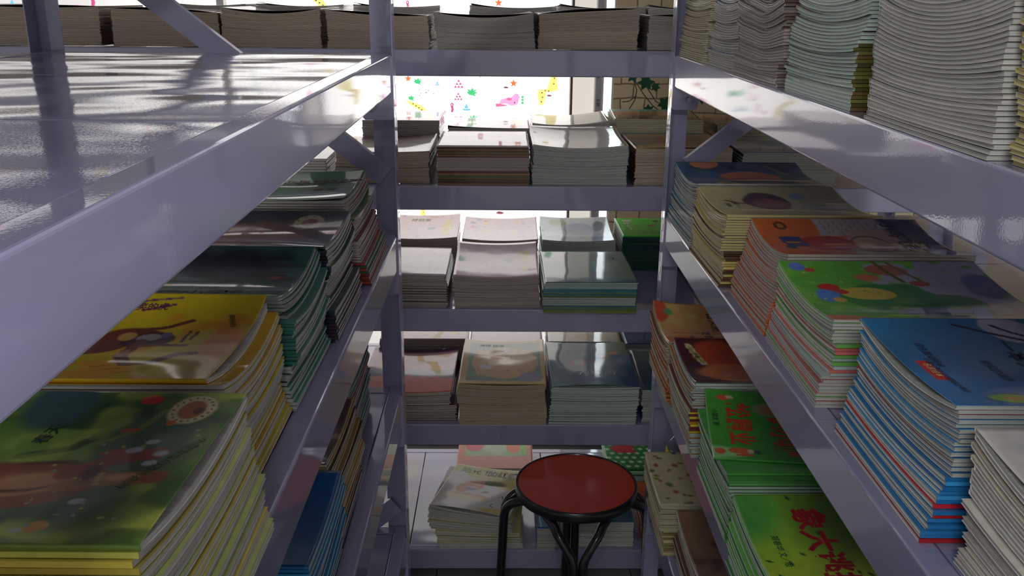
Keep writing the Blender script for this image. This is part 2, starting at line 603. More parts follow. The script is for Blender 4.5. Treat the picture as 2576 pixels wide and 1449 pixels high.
for i in range(420):
    x, z = rng.uniform(-2.1, .2), rng.uniform(.12, 2.5)
    if abs(x + 0.9875) < .05: continue
    if x > -.42 and 1.24 < z < 1.46: continue
    if any((x - a) ** 2 + (z - c) ** 2 < .05 ** 2 for a, c in zones): continue
    zones.append((x, z))
    f_ = rng.choice(kinds)
    f_(x, z, rng.uniform(.013, .022) * (1.7 if f_ in (m_deer, m_giraffe, m_neck) else 1.0))
pvn = np.array(pv); pcn = np.array(pc)
link('film_print', mesh_np('film_print', pvn, np.array(pf), pcn, [M['film_print']]), win)['kind'] = 'stuff'


# ------------------------------------------------------------------ text helper
def text_mesh(s, size, bold=0.0):
    cu = bpy.data.curves.new('lettering', 'FONT')
    cu.body = s; cu.size = size; cu.align_x = 'CENTER'; cu.align_y = 'CENTER'
    cu.offset = bold * size; cu.resolution_u = 2; cu.fill_mode = 'FRONT' if hasattr(cu, 'fill_mode') else cu.fill_mode
    o = bpy.data.objects.new('lettering', cu)
    COL.objects.link(o)
    dg = bpy.context.evaluated_depsgraph_get()
    me = bpy.data.meshes.new_from_object(o.evaluated_get(dg))
    bpy.data.objects.remove(o); bpy.data.curves.remove(cu)
    return me


def set_col(me, rgb):
    a = me.attributes.new('Col', 'FLOAT_COLOR', 'POINT')
    c = np.ones((len(me.vertices), 4), dtype=np.float32); c[:, :3] = rgb
    a.data.foreach_set('color', c.ravel())


# lettering on the window's printed strip
st_o = MB().box(.329, .345, YW1 + .027, YW1 + .0295, .3, 2.4).build('printed_strip', simple('grey_strip', (176, 182, 184), 0.5, var=.08), win)
for txt, dz in (('中', -.352), ('国', -.366), ('中', -.10), ('国', -.114)):
    me = text_mesh(txt, .014, .01)
    vs = np.empty(len(me.vertices) * 3, dtype=np.float32); me.vertices.foreach_get('co', vs); vs = vs.reshape(-1, 3)
    nv = np.stack([.337 + vs[:, 0], np.full(len(vs), YW1 + .0265), H + dz + vs[:, 1]], 1)
    me.vertices.foreach_set('co', nv.astype(np.float32).ravel()); me.materials.clear(); me.materials.append(M['print']); set_col(me, s2l((120, 50, 60)))
    link('lettering', me, st_o)
MB().add([(.331, YW1 + .0265, H - .278), (.338, YW1 + .0265, H - .272), (.343, YW1 + .0265, H - .262), (.336, YW1 + .0265, H - .268)], [(0, 1, 2, 3)]).build('emblem', simple('strip_red', (190, 40, 50), .5, var=.05), st_o)

# ivy printed on the wallpaper
leafm = simple('ivy_green_ink', (24, 92, 62), 0.6, var=0.3)
stemm = simple('ivy_stem_ink', (84, 74, 44), 0.7, var=0.2)
IV = [(-.55, 0), (-.95, .45), (-.45, .5), (-.1, 1.05), (.25, .55), (.9, .7), (.6, .1), (1.0, -.4), (.35, -.4), (0, -1.0), (-.3, -.45), (-.9, -.5)]


def ivy(x, z, s, rot):
    ca, sa = math.cos(R(rot)), math.sin(R(rot))
    P = [(x, YW1 - .0022, z)] + [(x + (a * ca - c * sa) * s, YW1 - .0018, z + (a * sa + c * ca) * s) for a, c in IV]
    mb = MB().add(P, [(0, 1 + (i + 1) % len(IV), 1 + i) for i in range(len(IV))])
    mb.build('printed_leaf', leafm, wp)


for x, z, s, rot in ((.455, -.262, .026, 20), (.50, -.285, .030, -30), (.435, -.252, .016, 60), (.535, -.30, .018, 10), (.575, -.36, .030, 35), (.60, -.315, .020, -60), (.515, -.38, .02, 0),
                     (.63, -.385, .03, 70), (.70, -.33, .03, 10), (.66, -.25, .03, -40), (.46, -.24, .018, 0), (.78, -.27, .028, 30), (.72, -.42, .024, 0)):
    ivy(x, z + H, s, rot)
sm = MB()
for pts in (((.455, -.27), (.47, -.31), (.465, -.345), (.445, -.38)), ((.46, -.275), (.495, -.325), (.53, -.365), (.58, -.40)), ((.505, -.30), (.54, -.35), (.60, -.38)), ((.47, -.33), (.445, -.35), (.42, -.352)), ((.6, -.4), (.66, -.34), (.7, -.25))):
    for (a, c), (d, e) in zip(pts[:-1], pts[1:]):
        L = math.hypot(d - a, e - c); nx, nz = -(e - c) / L * .0016, (d - a) / L * .0016
        sm.add([(a + nx, YW1 - .0014, c + nz + H), (a - nx, YW1 - .0014, c - nz + H), (d - nx, YW1 - .0014, e - nz + H), (d + nx, YW1 - .0014, e + nz + H)], [(0, 1, 2, 3)])
sm.build('printed_stem', stemm, wp)

# ------------------------------------------------------------------ steel racks
BH = 0.066


def flange(length, height, thick=.0018):
    """a strip in local (u, z) with two columns of rectangular slots; returns verts (u,z) grid cells"""
    us = [0, .009, .0135, .0255, .030, length]
    zs, holes = [0.0], []
    z = .012
    k = 0
    cells = []
    while z < height - .05:
        cells.append((z, z + .020, 1)); cells.append((z + .026, z + .040, 3)); z += .050
    return us, cells


def slotted_post(parent, x, y, dx, dy, z1, slots):
    """L-shaped perforated post with its corner at (x, y); one leg along dx, the other along dy"""
    T = .002
    L = .044
    mb = MB()
    # leg in the x direction (faces along y): plain sheet
    xs = sorted((x, x + dx * L)); ys = sorted((y, y + dy * T))
    mb.box(xs[0], xs[1], ys[0], ys[1], 0.0, z1)
    # leg in the y direction (faces the aisle): slotted
    xs = sorted((x, x + dx * T))
    Lw = .040
    us = [T, .010, .0155, .0255, .031, Lw]
    if not slots:
        ys = sorted((y + dy * T, y + dy * Lw)); mb.box(xs[0], xs[1], ys[0], ys[1], 0, z1)
    else:
        def col(u0, u1, z0, zz):
            ys = sorted((y + dy * u0, y + dy * u1)); mb.box(xs[0], xs[1], ys[0], ys[1], z0, zz)
        col(us[0], us[1], 0, z1); col(us[2], us[3], 0, z1); col(us[4], us[5], 0, z1)
        for a, b_, ph, hl in ((us[1], us[2], 0.0, .026), (us[3], us[4], .025, .018)):
            z = 0.0; nxt = .02 + ph
            while nxt + hl < z1:
                col(a, b_, z, nxt); z = nxt + hl; nxt += .050
            col(a, b_, z, z1)
    return mb.build('post', M['metal'], parent)


def rack(name, label, front_axis, x0, x1, y0, y1, tiers, face, panel_joints):
    """x0..x1, y0..y1 the outer box; face 'x+' / 'x-' : the side towards the aisle, or 'y-'"""
    t = empty(name, ((x0 + x1) / 2, (y0 + y1) / 2, 0))
    o3 = t.location
    HT = tiers[0] + .25
    top_z = tiers[1]
    tag(t, label, 'shelf rack')
    P = empty  # noqa
    parts = []
    w = .028
    for z in tiers:
        if face in ('x+', 'x-'):
            for xx, sg in ((x0, 1), (x1, -1)):
                a, b_ = (xx, xx + w) if sg > 0 else (xx - w, xx)
                MB().extrude(bevelled(a, b_, z - BH, z), 'y', y0 + .002, y1 - .002).build('beam', M['metal'], t)
            for yy, sg in ((y0, 1), (y1, -1)):
                a, b_ = (yy + .003, yy + .003 + w) if sg > 0 else (yy - .003 - w, yy - .003)
                MB().extrude(bevelled(a, b_, z - BH * .6, z - .0006, .002), 'x', x0 + w, x1 - w).build('cross_beam', M['metal'], t)
            js = [y0 + w + .004] + [j for j in panel_joints if y0 < j < y1] + [y1 - w - .004]
            for a, b_ in zip(js[:-1], js[1:]):
                MB().extrude(bevelled(a + .0012, b_ - .0012, z - .022, z - .0012, .0015), 'x', x0 + w + .001, x1 - w - .001).build('shelf_panel', M['panel'], t)
        else:
            for yy, sg in ((y0, 1), (y1, -1)):
                a, b_ = (yy, yy + w) if sg > 0 else (yy - w, yy)
                MB().extrude(bevelled(a, b_, z - BH, z), 'x', x0 + .002, x1 - .002).build('beam', M['metal'], t)
            for xx, sg in ((x0, 1), (x1, -1)):
                a, b_ = (xx + .003, xx + .003 + w) if sg > 0 else (xx - .003 - w, xx - .003)
                MB().extrude(bevelled(a, b_, z - BH * .6, z - .0006, .002), 'y', y0 + w, y1 - w).build('cross_beam', M['metal'], t)
            js = [x0 + w + .004] + [j for j in panel_joints if x0 < j < x1] + [x1 - w - .004]
            for a, b_ in zip(js[:-1], js[1:]):
                MB().extrude(bevelled(a + .0012, b_ - .0012, z - .022, z - .0012, .0015), 'y', y0 + w + .001, y1 - w - .001).build('shelf_panel', M['panel'], t)
    e = .0024
    for xx, dx in ((x0, 1), (x1, -1)):
        for yy, dy in ((y0, 1), (y1, -1)):
            slots = True
            if face == 'y-':
                # outer legs of the back rack's posts
                slotted_post(t, xx - dx * e, yy - dy * e, dx, dy, HT, slots)
            else:
                slotted_post(t, xx - dx * e, yy - dy * e, dx, dy, HT, (dx < 0) == (face == 'x+'))
    # gusset plates and bolts at the far end, under every cross beam
    if face in ('x+', 'x-'):
        ya = y1 + .0026
        for z in tiers:
            for xx, dx in ((x0, 1), (x1, -1)):
                X0 = xx - dx * .0024
                yf = y1 - .045
                pts = [(0, -.003), (.060, -.003), (.060, -BH * .98), (.056, -BH - .044), (.052, -BH - .048), (.004, -BH - .048), (0, -BH - .044)]
                mb = MB()
                P_ = [(X0 + dx * a, ya - .046, z + c) for a, c in pts] + [(X0 + dx * a, ya - .0435, z + c) for a, c in pts]
                n = len(pts)
                mb.add(P_, [tuple(range(n)), tuple(range(2 * n - 1, n - 1, -1))] + [(i, (i + 1) % n, n + (i + 1) % n, n + i) for i in range(n)])
                g = mb.build('gusset_plate', M['metal'], t)
                bx, bz = X0 + dx * .036, z - BH - .026
                MB().rod((bx, ya - .0435, bz), (bx, ya - .0515, bz), .0055, 8).build('bolt', M['bolt'], g)
        # zig-zag braces on the far end frame
        yb = y1 - .012
        def brace(xa, za, xb, zb):
            v = Vector((xb - xa, 0, zb - za)); L = v.length; v.normalize()
            nrm = Vector((-v.z, 0, v.x))
            mb = MB()
            A = Vector((xa, yb, za))
            hw, th, fl_ = .019, .002, .018
            # channel section: web facing the aisle end, one lip on top
            def pr(u0, u1, n0, n1, d0, d1):
                vs = []
                for u in (u0, u1):
                    for nn, d in ((n0, d0), (n1, d0), (n1, d1), (n0, d1)):
                        q = A + v * u + nrm * nn; vs.append((q.x, q.y + d, q.z))
                mb.add(vs, [(0, 1, 2, 3), (7, 6, 5, 4), (0, 4, 5, 1), (1, 5, 6, 2), (2, 6, 7, 3), (3, 7, 4, 0)])
            pr(0, L, -hw, hw, -.0, th)
            s_ = 1 if nrm.z > 0 else -1
            pr(0, L, s_ * hw - s_ * th, s_ * hw, th, fl_)
            mb.build('brace', M['metal'], t)
        if face == 'x+':
            brace(x1 - .022, top_z - .2235, x0 + .02, top_z + .2445)
            brace(x1 - .022, top_z - .33, x0 + .02, top_z - .82)
            brace(x0 + .02, top_z - 1.40, x1 - .022, top_z - .92)
        else:
            brace(x0 + .05, top_z - .243, x1 - .02, top_z + .235)
            brace(x0 + .05, top_z - .33, x1 - .02, top_z - .82)
            brace(x1 - .02, top_z - 1.40, x0 + .05, top_z - .92)
    for ch in list(t.children):
        ch.location = (-o3.x, -o3.y, 0)
    return t


XL, YL = -.1995, 1.71
XR, YR = .3645, 2.0445
TB = [H - .129, H - .479, H - .825, H - 1.176, H - 1.593]
TL = [H - .099, H - .429, H - .753, H - 1.075, H - 1.5]
TR = [H - .1156, H - .468, H - .82, H - 1.17, H - 1.55]
TB_, TL_, TR_ = [TB[0] + .35] + TB, [TL[0] + .345] + TL, [TR[0] + .36] + TR
rack('shelving_rack', 'lilac steel shelf rack with an empty top shelf on the left of the aisle', 'y', -.834, XL, -.25, YL, TL_, 'x+', [.345, .77, 1.21])
rack('shelving_rack', 'lilac steel shelf rack filled with books on the right of the aisle', 'y', XR, 1.02, -.25, YR, TR_, 'x-', [.345, .77, 1.21, 1.64])
rack('shelving_rack', 'lilac steel shelf rack across the end of the aisle before the bright window', 'x', -1.95, 1.32, 2.4, 3.05, TB_, 'y-', [-1.5, -1.1, -.7, -.28, .14, .56, .98])


# ------------------------------------------------------------------ cover painting
def vnoise(A, B, sc, seed):
    r = np.random.RandomState(seed)
    G = r.rand(40, 40)
    x, y = (A * sc) % 38, (B * sc) % 38
    i, j = x.astype(int), y.astype(int)
    fx, fy = x - i, y - j
    fx = fx * fx * (3 - 2 * fx); fy = fy * fy * (3 - 2 * fy)
    return (G[i, j] * (1 - fx) + G[i + 1, j] * fx) * (1 - fy) + (G[i, j + 1] * (1 - fx) + G[i + 1, j + 1] * fx) * fy


class Art:
    def __init__(s, na, nb, W, D, base):
        a, b_ = np.meshgrid(np.linspace(0, 1, na), np.linspace(0, 1, nb))
        s.A, s.B, s.W, s.D = a, b_, W, D
        s.px = W / na
        s.C = np.empty((nb, na, 3)); s.C[:] = base
        s.seed = 1

    def _mix(s, m, col):
        s.C = s.C * (1 - m[..., None]) + np.asarray(col, float) * m[..., None]
        return s

    def wob(s, amt, sc):
        s.seed += 1
        return (vnoise(s.A + 3, s.B + 5, sc, s.seed) - .5) * amt

    def grad(s, c0, c1, ang=0):
        t = s.A * math.cos(R(ang)) + s.B * math.sin(R(ang))
        t = (t - t.min()) / (t.max() - t.min())
        s.C = np.asarray(c0, float) * (1 - t[..., None]) + np.asarray(c1, float) * t[..., None]
        return s

    def ell(s, ca, cb, ra, rb, col, rot=0, soft=.06, wob=0.0, wsc=9, ring=None):
        x, y = s.A - ca, s.B - cb
        c, sn = math.cos(R(rot)), math.sin(R(rot))
        u, v = (x * c + y * sn) / ra, (-x * sn + y * c) / rb
        d = np.sqrt(u * u + v * v) + (s.wob(wob, wsc) if wob else 0)
        m = np.clip((1 - d) / soft + .5, 0, 1)
        if ring: m = m * np.clip((d - (1 - ring)) / soft + .5, 0, 1)
        return s._mix(m, col)

    def rect(s, a0, a1, b0, b1, col, soft=.006, wob=0.0):
        w = s.wob(wob, 14) if wob else 0
        m = np.clip((s.A - a0 + w) / soft + .5, 0, 1) * np.clip((a1 - s.A + w) / soft + .5, 0, 1) * np.clip((s.B - b0 + w) / soft + .5, 0, 1) * np.clip((b1 - s.B + w) / soft + .5, 0, 1)
        return s._mix(m, col)

    def stroke(s, pts, w, col, soft=.3, taper=0):
        n = len(pts) - 1
        m = np.zeros_like(s.A)
        for i in range(n):
            (x0, y0), (x1, y1) = pts[i], pts[i + 1]
            dx, dy = x1 - x0, y1 - y0
            t = np.clip(((s.A - x0) * dx + (s.B - y0) * dy) / (dx * dx + dy * dy + 1e-9), 0, 1)
            d = np.hypot(s.A - x0 - t * dx, s.B - y0 - t * dy)
            ww = w * (1 - taper * (i + t) / n)
            m = np.maximum(m, np.clip((1 - d / ww) / soft + .5, 0, 1))
        return s._mix(m, col)

    def blotch(s, col, sc, thr, amt=1.0, soft=.12, seed=3):
        n = vnoise(s.A, s.B * s.D / s.W, sc, seed) * .65 + vnoise(s.A, s.B, sc * 2.3, seed + 50) * .35
        return s._mix(np.clip((n - thr) / soft, 0, 1) * amt, col)

    def dots(s, n, r, cols, seed=5, a0=0, a1=1, b0=0, b1=1):
        rr = random.Random(seed)
        for _ in range(n):
            s.ell(rr.uniform(a0, a1), rr.uniform(b0, b1), r * rr.uniform(.6, 1.3), r * rr.uniform(.6, 1.3) * s.W / s.D, rr.choice(cols), soft=.3)
        return s


def badge(A, a, b_, ra=.11, rb=.13, inner=(196, 120, 60), base=(232, 226, 160)):
    A.ell(a, b_, ra, rb, base, soft=.05)
    A.ell(a, b_, ra * .98, rb * .98, (150, 140, 90), ring=.04, soft=.04)
    A.ell(a, b_, ra * .55, rb * .55, inner, wob=.5, soft=.15)
    A.ell(a + .02, b_ + .01, ra * .22, rb * .25, (110, 70, 70), soft=.3)
    for k in range(18):
        t = 2 * math.pi * k / 18
        A.ell(a + ra * .78 * math.cos(t), b_ + rb * .78 * math.sin(t), ra * .055, rb * .055, (80, 76, 50), soft=.4)


def art_bear(A):
    A.grad((120, 150, 50), (214, 228, 96), 20)
    A.blotch((70, 112, 52), 7, .45, .7)
    A.ell(.62, .45, .36, .50, (62, 96, 50), wob=.5, soft=.35)
    A.ell(.52, .5, .26, .3, (126, 164, 66), soft=.5)
    A.ell(.62, .16, .16, .09, (44, 84, 38), wob=.3, soft=.2); A.ell(.48, .08, .10, .16, (60, 90, 90), soft=.4)
    A.stroke([(.5, .42), (.62, .38), (.72, .20), (.75, .06)], .020, (48, 84, 42), soft=.5)
    A.ell(.77, .36, .10, .22, (74, 112, 72), wob=.6, soft=.4)
    A.stroke([(.68, .36), (.76, .28), (.80, .14)], .012, (120, 150, 70))
    A.ell(.735, .055, .035, .035, (206, 50, 46), wob=.3, soft=.2)
    badge(A, .875, .135, .07, .115)
    A.ell(.84, .235, .014, .02, (222, 130, 50), soft=.3); A.ell(.74, .275, .03, .015, (190, 90, 60), soft=.4)
    br, lt, dk = (158, 90, 44), (206, 146, 84), (92, 50, 32)
    A.ell(.52, .62, .24, .165, dk, wob=.15, soft=.12)                                  # back and shoulder
    A.ell(.50, .60, .19, .13, br, wob=.2, soft=.2); A.ell(.62, .62, .17, .13, br, wob=.15, soft=.15)
    A.ell(.60, .595, .11, .055, lt, wob=.2, soft=.5); A.ell(.55, .73, .17, .055, br, wob=.2, soft=.15)
    A.stroke([(.42, .69), (.60, .685), (.74, .635)], .012, lt, soft=.7); A.stroke([(.44, .655), (.62, .66), (.72, .61)], .006, dk, soft=.5)
    A.stroke([(.68, .56), (.75, .49), (.86, .455)], .040, (150, 74, 40), soft=.2); A.ell(.865, .455, .035, .038, (158, 80, 44), wob=.2, soft=.15); A.ell(.755, .43, .05, .025, (176, 84, 44), wob=.3, soft=.2)
    A.stroke([(.70, .64), (.80, .615), (.90, .62)], .042, (176, 116, 60), soft=.2); A.ell(.915, .622, .032, .036, (150, 92, 46), soft=.15); A.ell(.83, .605, .055, .022, (216, 164, 96), soft=.6)
    for k in range(4): A.ell(.765 + .003 * k, .575 + .022 * k, .010, .010, (212, 186, 130), soft=.4)
    A.ell(.735, .565, .022, .05, dk, soft=.6)
    for a, b_ in ((.83, .37), (.88, .46), (.87, .52), (.80, .42), (.70, .92), (.55, .85), (.77, .75)):
        A.ell(a, b_, .018, .016, (200, 206, 200), wob=.8, soft=.4)
    A.ell(.735, .90, .028, .035, (230, 166, 60), soft=.25); A.dots(30, .006, [(150, 180, 150), (200, 200, 90)], 8, .5, .95, .3, .95)
    A.blotch((206, 214, 90), 6, .68, .5, seed=9)


def art_tiger(A):
    A.grad((232, 206, 40), (206, 176, 26), 90)
    A.blotch((236, 150, 40), 5, .62, .75, seed=4)
    A.ell(.93, .5, .07, .25, (238, 150, 40), wob=.6, soft=.6)
    br, dk = (122, 62, 42), (74, 46, 50)
    A.ell(.56, .38, .14, .10, br, wob=.25, soft=.15); A.ell(.45, .44, .14, .12, br, wob=.2)
    A.ell(.645, .40, .09, .085, dk, wob=.3); A.ell(.64, .38, .045, .035, (170, 160, 160), wob=.4); A.ell(.70, .36, .02, .03, (110, 110, 140))
    A.ell(.555, .36, .035, .045, (206, 160, 90), soft=.2)
    A.stroke([(.62, .42), (.60, .60), (.66, .74), (.74, .72), (.80, .62), (.855, .62)], .024, (112, 50, 36), soft=.3)
    A.stroke([(.56, .30), (.68, .28), (.76, .22)], .014, br); A.stroke([(.64, .48), (.72, .48), (.80, .50)], .014, br)
    A.stroke([(.78, .33), (.775, .45)], .006, dk); A.stroke([(.81, .34), (.80, .43)], .006, dk)
    A.stroke([(.90, .18), (.93, .3)], .010, (150, 100, 30)); A.stroke([(.55, .12), (.66, .08)], .008, (120, 60, 90)); A.stroke([(.5, .1), (.55, .05), (.68, .03)], .006, (120, 70, 110))
    A.ell(.60, .56, .02, .05, (150, 90, 60), wob=.5)
    for t in (.1, .16, .22): A.stroke([(.45 + t, .66 + t), (.5 + t, .64 + t)], .005, (150, 90, 40))


def art_lake(A):
    A.grad((56, 78, 78), (62, 120, 104), 10)
    for k in range(10): A.ell(.5 + .05 * (k % 4), .1 + .055 * k, .32, .022, (36, 44, 52) if k % 2 else (80, 92, 94), rot=rng.uniform(-6, 6), wob=.5, soft=.5)
    A.ell(.60, .25, .30, .20, (34, 40, 46), wob=.6, soft=.4)
    A.stroke([(.62, .70), (.68, .55), (.80, .42), (.92, .42)], .016, (36, 42, 44)); A.ell(.665, .68, .03, .05, (38, 44, 46)); A.ell(.90, .47, .05, .05, (120, 70, 70), ring=.5, soft=.3)
    A.ell(.89, .46, .025, .03, (190, 90, 90)); A.blotch((76, 140, 120), 6, .6, .4, seed=8)


def art_darkbadge(A):
    A.grad((34, 44, 52), (46, 62, 66), 40)
    A.ell(.50, .55, .34, .30, (150, 84, 60), wob=.4, soft=.5); A.ell(.65, .62, .16, .25, (120, 56, 46), wob=.4, soft=.5); A.ell(.35, .4, .2, .12, (190, 130, 110), soft=.8)
    badge(A, .80, .26, .085, .16, (190, 100, 80), (226, 214, 160))


def art_greenpoem(A):
    A.grad((84, 150, 96), (110, 176, 124), 90)
    A.blotch((130, 180, 130), 3, .6, .5)


def art_fish(A):
    A.grad((26, 84, 138), (24, 54, 96), 0)
    A.blotch((30, 110, 110), 5, .55, .8, seed=6)
    A.blotch((20, 44, 84), 6, .62, .8, seed=16)
    A.ell(.53, .42, .24, .17, (214, 122, 56), rot=6, wob=.12, soft=.08); A.ell(.50, .52, .2, .08, (190, 80, 50), soft=.6)
    A.ell(.22, .05, .12, .10, (214, 130, 70), wob=.2); badge(A, .27, .80, .085, .14, (150, 110, 60), (226, 212, 120))
    for k in range(5): A.stroke([(.72 + .02 * k, .1 + .05 * k), (.80 + .02 * k, .18 + .05 * k)], .005, (130, 160, 90))


def art_cap(A):
    A.grad((226, 218, 150), (176, 172, 140), 0)
    A.ell(.42, .36, .16, .24, (86, 60, 74), wob=.1, soft=.08); A.ell(.44, .42, .13, .15, (156, 86, 84), wob=.2, soft=.3)
    A.stroke([(.30, .44), (.20, .42), (.14, .36)], .018, (150, 90, 86)); A.ell(.68, .2, .06, .07, (130, 160, 196), wob=.5, soft=.5); A.ell(.74, .5, .08, .1, (160, 170, 150), wob=.6, soft=.6)


def art_girl(A):
    A.grad((232, 122, 60), (226, 110, 50), 0)
    A.rect(.36, 1.0, .0, .30, (196, 190, 186), wob=.02); A.rect(.42, 1.0, .66, 1.0, (190, 184, 178), wob=.02); A.rect(.76, 1.0, 0, 1, (84, 86, 104), soft=.05, wob=.06)
    for k in range(9): A.stroke([(.40 + .04 * k, .03), (.42 + .04 * k, .28)], .0025, (140, 130, 130))
    A.ell(.66, .52, .20, .36, (206, 176, 150), wob=.12, soft=.15); A.ell(.60, .52, .11, .22, (222, 180, 140), soft=.1)
    A.ell(.60, .53, .12, .23, (110, 80, 60), ring=.10, soft=.06); A.ell(.34, .50, .17, .19, (196, 66, 60), wob=.15, soft=.08)
    A.rect(.10, .22, .33, .56, (66, 76, 130), wob=.05); A.rect(.12, .20, .44, .48, (220, 150, 60)); A.ell(.12, .60, .03, .05, (56, 60, 90)); A.ell(.15, .12, .04, .07, (130, 66, 44)); A.ell(.15, .12, .02, .04, (206, 130, 70))
    A.stroke([(.18, .82), (.30, .80), (.42, .92)], .018, (86, 90, 130)); A.stroke([(.08, .85), (.12, .98)], .006, (150, 60, 40))
    for k in range(14):
        A.ell(.80 + .013 * (k % 7), .35 + .22 * (k // 7) + .03 * (k % 3), .016, .035, (60, 64, 96), wob=.8, soft=.3)


def art_frog(A):
    A.grad((116, 196, 70), (90, 180, 70), 60)
    A.blotch((150, 214, 80), 9, .55, .8, seed=7); A.rect(.52, 1.0, 0, 1, (190, 190, 206), soft=.08, wob=.35)
    A.ell(.42, .56, .24, .26, (52, 150, 62), wob=.25, soft=.06); A.ell(.58, .80, .20, .12, (96, 130, 150), wob=.3, soft=.15); A.ell(.68, .6, .14, .12, (60, 140, 70), wob=.4, soft=.1)
    A.ell(.32, .46, .13, .10, (232, 206, 80), rot=4, soft=.05); A.ell(.16, .36, .055, .055, (226, 56, 46), wob=.3); A.ell(.20, .43, .04, .04, (220, 70, 50), wob=.3)
    A.ell(.12, .48, .055, .11, (96, 150, 226), wob=.8, soft=.25); A.ell(.16, .56, .03, .04, (236, 190, 90)); A.ell(.07, .07, .04, .05, (110, 140, 220), wob=.7); A.ell(.13, .12, .03, .03, (216, 90, 70), wob=.4)
    A.ell(.38, .22, .06, .05, (226, 130, 90), wob=.6, soft=.3); A.ell(.62, .30, .05, .04, (196, 90, 70)); A.ell(.52, .12, .10, .07, (196, 120, 90), wob=.5)
    A.stroke([(.47, .0), (.55, .28)], .012, (120, 110, 60)); A.stroke([(.54, .02), (.64, .26)], .010, (140, 120, 80)); A.ell(.06, .98, .14, .10, (226, 120, 90), wob=.5, soft=.2)
    A.ell(.92, .35, .10, .2, (96, 110, 170), wob=.5, soft=.4); A.dots(26, .008, [(206, 230, 90), (70, 170, 80)], 3, 0, .4, 0, 1)


def art_blue(A):
    A.grad((56, 150, 206), (36, 100, 170), 40)
    A.blotch((40, 110, 160), 3, .5, .7, seed=12); A.ell(.5, .2, .5, .35, (60, 120, 160), soft=.8)
    A.ell(.52, .09, .10, .12, (196, 190, 200), wob=.4, soft=.1); A.stroke([(.34, .06), (.44, .13), (.56, .20), (.66, .30)], .010, (40, 40, 60)); A.stroke([(.48, .06), (.53, .12), (.58, .16)], .008, (40, 40, 60))
    A.ell(.22, .90, .075, .055, (140, 196, 60), soft=.1); A.ell(.215, .90, .035, .025, (206, 150, 90), wob=.4)
    A.ell(.22, .90, .092, .07, (30, 80, 150), ring=.12, soft=.1)
    A.rect(.055, .105, .47, .69, (226, 52, 46), soft=.004)


def art_white(A):
    A.grad((222, 218, 206), (206, 200, 190), 30); A.ell(.5, .4, .3, .3, (190, 170, 140), wob=.5, soft=.5)


def art_peach(A):
    A.grad((232, 196, 110), (226, 130, 70), 20); A.blotch((236, 220, 140), 4, .5, .7); A.ell(.25, .9, .5, .15, (226, 120, 66), wob=.3, soft=.3)
    A.ell(.04, .15, .08, .2, (232, 96, 60), soft=.3); A.ell(.12, .15, .04, .06, (110, 176, 110), wob=.5); A.stroke([(.1, .62), (.3, .66), (.55, .56)], .012, (210, 120, 70), soft=.6)


def art_mitten(A):
    A.grad((92, 44, 52), (56, 34, 40), 30)
    A.ell(.34, .28, .22, .26, (206, 84, 50), wob=.2, soft=.25); A.ell(.45, .70, .38, .24, (226, 130, 60), rot=8, wob=.12, soft=.15); A.ell(.62, .40, .26, .10, (196, 96, 70), rot=20, soft=.5); A.ell(.6, .98, .4, .12, (170, 150, 110), soft=.4)
    A.stroke([(.10, .12), (.17, .46)], .026, (226, 214, 160), soft=.15); A.stroke([(.10, .14), (.17, .44)], .014, (170, 160, 90), soft=.2)


def art_squirrel(A):
    A.grad((84, 176, 60), (44, 116, 52), 0)
    A.ell(.0, .9, .22, .10, (170, 226, 150), soft=.5)
    A.ell(.18, .86, .075, .05, (226, 110, 60), wob=.2); A.ell(.05, .88, .04, .05, (226, 110, 66), wob=.2); A.ell(.25, .86, .02, .03, (226, 200, 160)); A.ell(.29, .87, .025, .035, (50, 100, 60)); A.ell(.20, .93, .06, .02, (220, 90, 50), wob=.3)
    A.ell(.12, .10, .05, .03, (226, 100, 70), wob=.3); A.ell(.17, .09, .03, .02, (226, 190, 160)); A.ell(.46, .22, .14, .09, (150, 150, 110), soft=.3); A.ell(.5, .23, .12, .07, (170, 120, 80), soft=.5)
    A.ell(.52, .86, .03, .04, (196, 80, 56), wob=.9); A.ell(.62, .76, .03, .04, (170, 76, 56), wob=.9)


def art_leaves(A):
    A.grad((120, 190, 60), (226, 226, 60), 70)
    A.ell(.65, .2, .35, .4, (96, 130, 46), soft=.8); A.ell(.0, .1, .2, .3, (90, 170, 70), soft=.6)
    rr = random.Random(3)
    for k in range(26): A.ell(rr.random(), rr.random(), .022, .010, (44, 96, 50), rot=rr.uniform(20, 80), soft=.3)
    A.ell(.78, .85, .12, .10, (86, 50, 40), wob=.9, soft=.2)


def art_tree(A):
    A.grad((214, 206, 156), (206, 196, 146), 0)
    A.ell(.62, .6, .22, .3, (90, 130, 140), soft=.1); A.ell(.62, .6, .25, .34, (122, 84, 50), ring=.16, soft=.1, wob=.15)
    A.dots(60, .026, [(110, 140, 70), (176, 90, 60), (96, 120, 60), (160, 130, 80)], 6)


def art_brownwin(A):
    A.grad((150, 116, 90), (110, 80, 66), 20); A.rect(.35, .8, .3, .8, (160, 84, 60), wob=.05); A.rect(.45, .7, .4, .62, (110, 120, 110), wob=.03); A.blotch((96, 66, 52), 7, .6, .6)


def art_pinkred(A):
    A.grad((226, 60, 96), (206, 44, 80), 90); A.ell(.8, .5, .08, .5, (240, 160, 170), soft=.5)


def art_autumn(A):
    A.grad((120, 70, 56), (84, 56, 44), 90); A.blotch((150, 60, 56), 5, .5, .8); A.blotch((60, 44, 40), 9, .6, .8, seed=14); A.ell(.7, .55, .4, .05, (196, 166, 130), soft=.7)


def art_blueplain(A):
    A.grad((34, 120, 176), (26, 96, 150), 60)


def art_navy(A):
    A.grad((26, 60, 96), (40, 96, 130), 20); A.blotch((150, 176, 176), 5, .66, .6)


